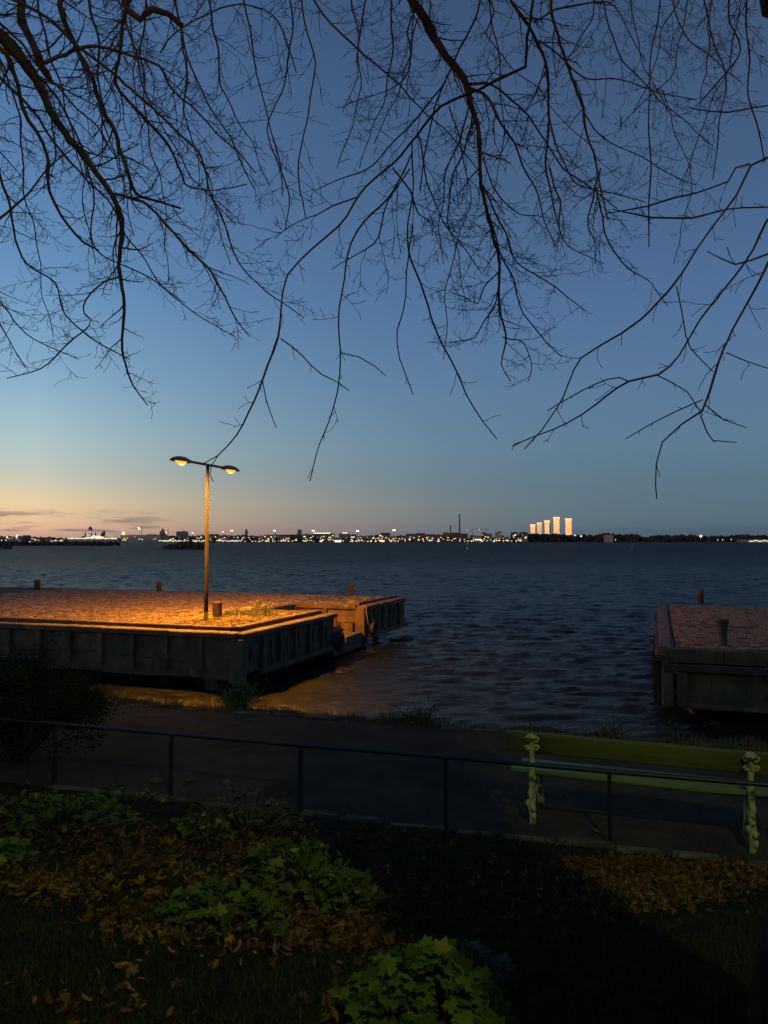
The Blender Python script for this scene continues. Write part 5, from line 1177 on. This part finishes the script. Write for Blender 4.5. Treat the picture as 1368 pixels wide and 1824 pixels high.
mb = MB(); mb.tube([(6.5 * u_ * math.cos(k * math.pi / 12), 0, 6.5 * u_ * math.sin(k * math.pi / 12)) for k in range(25)], .5, 5, caps=False); mb.build('rim', emis('wheel_rim', (.45, .5, .7), .35), wh)
for k in range(8): mb = MB(); mb.tube([(0, 0, 0), (6.5 * u_ * math.cos(k * math.pi / 4), 0, 6.5 * u_ * math.sin(k * math.pi / 4))], .25, 4); mb.build('spoke', bm['pale'], wh)
for s_ in (-1, 1): mb = MB(); mb.tube([(0, 1, 0), (s_ * 4 * u_, 1, -7 * u_)], .5, 4); mb.build('leg', bm['pale'], wh)
inst('lit_window', emis and winmesh('l'), wh, (5 * u_, -2, -4 * u_), None, (3, .3, 12))
# power station
D = 2870; u_ = D / F
ps = thing('power_station', 'dark brick power station under two chimneys', 'power station', (far(812, D), D, 0))
for (a_, b2, h_) in ((-22, -13, 946.5), (-12.9, 20, 948.5), (-8, 6, 946.8)): mb = MB(); mb.box(a_ * u_, b2 * u_, -25 if h_ != 946.8 else -20, 25, 0, (H0 - h_) * u_); mb.build('wall', bm['brick'] if a_ == -22 else bm['dark'], ps)
mb = MB(); mb.tube([(6.6 * u_, 0, 0), (6.6 * u_, 0, (H0 - 914) * u_)], [1.6 * u_, 1.05 * u_], 12); mb.build('chimney', bm['dark'], ps)
mb = MB(); mb.tube([(-9.6 * u_, 0, 0), (-9.6 * u_, 0, (H0 - 933.5) * u_)], [1.2 * u_, .95 * u_], 12); mb.build('chimney', bm['dark'], ps)
for k in range(9): inst('lit_window', winmesh(frg2.choice('wsv')), ps, (frg2.uniform(-20, 20) * u_, -25.5, frg2.uniform(3, 22)), None, (3.5, .3, 2.4))
# the five towers
def glass_tower_mat(name, tint, rough, seed):
    m = bpy.data.materials.new(name); m.use_nodes = True; t = m.node_tree; b_ = t.nodes['Principled BSDF']
    tcn = t.nodes.new('ShaderNodeTexCoord'); br = t.nodes.new('ShaderNodeTexNoise'); mp = t.nodes.new('ShaderNodeMapping'); mp.inputs['Scale'].default_value = (1, 1, 2.4); mp.inputs['Location'].default_value = (seed, 0, 0)
    t.links.new(tcn.outputs['Object'], mp.inputs[0]); t.links.new(mp.outputs[0], br.inputs['Vector']); br.inputs['Scale'].default_value = .12
    mx = t.nodes.new('ShaderNodeMix'); mx.data_type = 'RGBA'; rg_ = t.nodes.new('ShaderNodeMapRange'); rg_.inputs['From Min'].default_value = .35; rg_.inputs['From Max'].default_value = .65; t.links.new(br.outputs['Fac'], rg_.inputs[0])
    t.links.new(rg_.outputs[0], mx.inputs[0]); mx.inputs[6].default_value = (*[c_ * .62 for c_ in tint], 1); mx.inputs[7].default_value = (*tint, 1)
    t.links.new(mx.outputs[2], b_.inputs['Base Color']); b_.inputs['Metallic'].default_value = 1.0; b_.inputs['Roughness'].default_value = rough; return m
g_warm = glass_tower_mat('sunset_glass', (.92, .80, .70), .22, 0); g_cool = glass_tower_mat('pale_glass', (.62, .76, .62), .25, 7)
def tower(xa_, xb_, ytop, ybase, mat, label, crown=True, slab=None):
    D = 3300; u_ = D / F; root = thing('tower_block', label, 'tower block', (far((xa_ + xb_) / 2, D), D, 0), 0, 'high rise towers on the far shore'); root.rotation_euler = (0, 0, R(-14))
    hw = (xb_ - xa_) / 2 * u_ * .90; dpt = hw * .9; zt = EYE + (H0 - ytop) * u_; zc = zt - 4.2 * u_
    nfl = 9; zb = 0
    for k in range(nfl):           # floors as bands with recessed joints
        z0 = zb + (zc - zb) * k / nfl; z1 = zb + (zc - zb) * (k + 1) / nfl - .7
        mb = MB(); mb.box(-hw, hw, -dpt, dpt, z0, z1); mb.build('facade_band', mat, root)
    mb = MB(); mb.box(-hw * .96, hw * .96, -dpt * .96, dpt * .96, 0, zc); mb.build('core', bm['dark'], root)
    mb = MB(); mb.box(-hw * 1.14, hw * 1.14, -dpt * 1.12, dpt * 1.12, zc + .02, zt); mb.build('crown', mat, root)
    if slab: mb = MB(); mb.box(hw + .02, hw + slab * u_, -dpt * .8, dpt, 0, zc - 3 * u_); mb.build('side_wing', bm['dark'], root)
    for k in range(3): inst('lit_window', winmesh('v'), root, ((-.6 + .6 * k) * hw, -dpt * 1.13, zt - 2 * u_), None, (4, .4, 4))
    return root
tower(945, 953.5, 934, 955, g_warm, 'lowest orange tower, leftmost of the five')
tower(956.5, 965.5, 930.5, 955, g_cool, 'pale greenish tower, second from left of the five')
tower(970, 979, 927, 955, g_warm, 'slim orange tower in the middle of the five', slab=2)
tower(986, 997, 921, 955, g_warm, 'tallest orange tower with flared crown')
tower(1007, 1018.5, 923.5, 955, g_warm, 'broad orange tower standing apart at the right of the five')
# cranes
def crane(px, ytop, D, jib_l, jib_r, label, yj=None):
    u_ = D / F; z = EYE + (H0 - ytop) * u_; r_ = thing('tower_crane', label, 'crane', (far(px, D), D, 0))
    mb = MB(); mb.tube([(0, 0, 0), (0, 0, z)], .9, 4); mb.build('mast', bm['grey'], r_); mb = MB(); mb.tube([(-jib_l * u_, 0, z - 1.5 * u_ - 1.2), (0, 0, z - 1.2 * u_), (jib_r * u_, 0, z - 1.0 * u_ + (yj or 0))], .6, 4); mb.build('jib', bm['grey'], r_)
    mb = MB(); mb.ball((-jib_l * u_, 0, z - 1.5 * u_), 1.6, 1.6, 1.6, 6, 4); mb.build('lamp', m_strip, r_)
crane(252.5, 938, 2860, 7, 32, 'tower crane with long jib above the terminal hall', 2)
crane(841, 943, 2860, 9, 14, 'crane over the building site right of power station', 6)
crane(866, 941.5, 2900, 12, 4, 'second thin crane, nearer the grey apartment tower', 8)
# floodlights and shore lamps
ORD = ['leftmost, near the red cathedral', 'just right of the lamp post', 'second right of the lamp post', 'between church tower and lit roof strip', 'at the left end of the lit roof strip', 'above the grey block in the middle', 'left of the power station, over the yellow block']
for (px_, py_, s_), t_ in zip(((343, 950, 2.6), (397, 948, 2.2), (413, 946, 4.2), (489, 946, 3.6), (558, 946, 4.6), (637, 946.5, 4.8), (702, 945.5, 5.2)), ORD): lamp_dot(px_, py_, 2815, s_, 'f', 'floodlight mast on the far shore, ' + t_, 'floodlight_mast', True, 'floodlight', 'floodlight masts on the far shore')
lamp_dot(220, 950, 2690, 5.5, 's', 'warm orange lamp at the end of the terminal hall'); lamp_dot(248, 941.5, 2850, 3.2, 'f', 'white light high beside the crane'); lamp_dot(296, 948.5, 2820, 4, 'w', 'yellow lamp in front of the red cathedral')
lamp_dot(1248, 955, 2940, 4.5, 's', 'single orange lamp glowing on the wooded right shore'); lamp_dot(79, 971, 740, .9, 's', 'small orange beacon on the low island shore'); lamp_dot(1024, 953.5, 2960, 2.6, 'v', 'left white light among trees right of towers'); lamp_dot(1035, 955, 2960, 3.2, 'v', 'right white light among trees right of towers')
for (px_, py_) in ((1096, 961.5), (1278, 961.5), (1287, 961.5), (1302, 961), (13, 957), (30, 957), (31, 954)): lamp_dot(px_, py_, 2930 if px_ > 500 else 1480, 1.8, 'v', 'small white shore light ' + {1096: 'right of the pale square building', 1278: 'right of the orange lamp, first of three', 1287: 'right of the orange lamp, middle of three', 1302: 'right of the orange lamp, last of three', 13: 'at the far left edge', 30: 'below the brighter one near left edge', 31: 'upper one near the left edge'}[px_])
wl = random.Random(66)
for k in range(95):
    px_ = wl.choice((wl.uniform(300, 366), wl.uniform(372, 800), wl.uniform(400, 700), wl.uniform(820, 945))); D = 2796
    lab = 'small warm promenade lamp along the city waterfront'
    r_ = inst('promenade_lamp', None, None, (far(px_, D), D, .8)); tag(r_, lab, 'lamp', 'promenade lamps on the far waterfront')
    inst('lamp', winmesh(wl.choice('wsvl')), r_, (0, 0, wl.uniform(3, 7)), None, (wl.uniform(2.2, 6), 1, wl.uniform(1.5, 3.2)))
for (a_, b2, lab) in ((283, 325, 'long lit moored boat row left of the lamp post'), (385, 434, 'white lit excursion boat moored right of lamp post')):
    D = 2600; u_ = D / F; r_ = thing('moored_boat', lab, 'boat', (far((a_ + b2) / 2, D), D, 0)); hw = (b2 - a_) / 2 * u_
    mb = MB(); mb.add([(-hw * .95, -5, 0), (hw * .95, -5, 0), (hw * .95, 5, 0), (-hw * .95, 5, 0), (-hw, -6, 5), (hw, -6, 5), (hw, 6, 5), (-hw, 6, 5)], [(0, 1, 5, 4), (1, 2, 6, 5), (2, 3, 7, 6), (3, 0, 4, 7), (4, 5, 6, 7)]); mb.build('hull', m_hull, r_)
    mb = MB(); mb.box(-hw * .8, hw * .85, -4, 4, 5.01, 9); mb.build('cabin', m_hull, r_)
    x = -hw * .9
    while x < hw * .9: inst('lit_window', winmesh(wl.choice('llvw')), r_, (x, -6.4, wl.uniform(4.5, 8)), None, (wl.uniform(2, 5), .3, wl.uniform(1.8, 3.4))); x += wl.uniform(2.4, 5)
# sea marks
sm = thing('sea_mark', 'black and white spar buoy standing in the water below the power station', 'buoy', atz(832.5, 979, 0)); D = sm.location.y; u_ = D / F
mb = MB(); mb.tube([(0, 0, -.3), (0, 0, 4.5 * u_)], .75 * u_, 8); mb.build('float', material('buoy_white', (.75, .75, .72), None, .5), sm)
mb = MB(); mb.tube([(0, 0, 4.5 * u_ + .01), (.2 * u_, 0, 9 * u_)], .8 * u_, 8); mb.build('band', bm['dark'], sm)
mb = MB(); mb.tube([(.2 * u_, 0, 9 * u_ + .01), (.4 * u_, 0, 15 * u_)], .6 * u_, 8); mb.build('topmark', bpy.data.materials['buoy_white'], sm)
s2 = thing('sea_mark', 'thin pale leaning pole in the water at right', 'buoy', atz(1124.5, 978, 0)); D = s2.location.y; u_ = D / F
mb = MB(); mb.tube([(0, 0, -.2), (4 * u_, 0, 9.5 * u_)], [.45 * u_, .2 * u_], 6); mb.build('pole', bm['pale'], s2)
print('TWIGS', TW[0], 'OBJ', len(bpy.data.objects), 'TRIS', sum(len(m.polygons) for m in bpy.data.meshes))
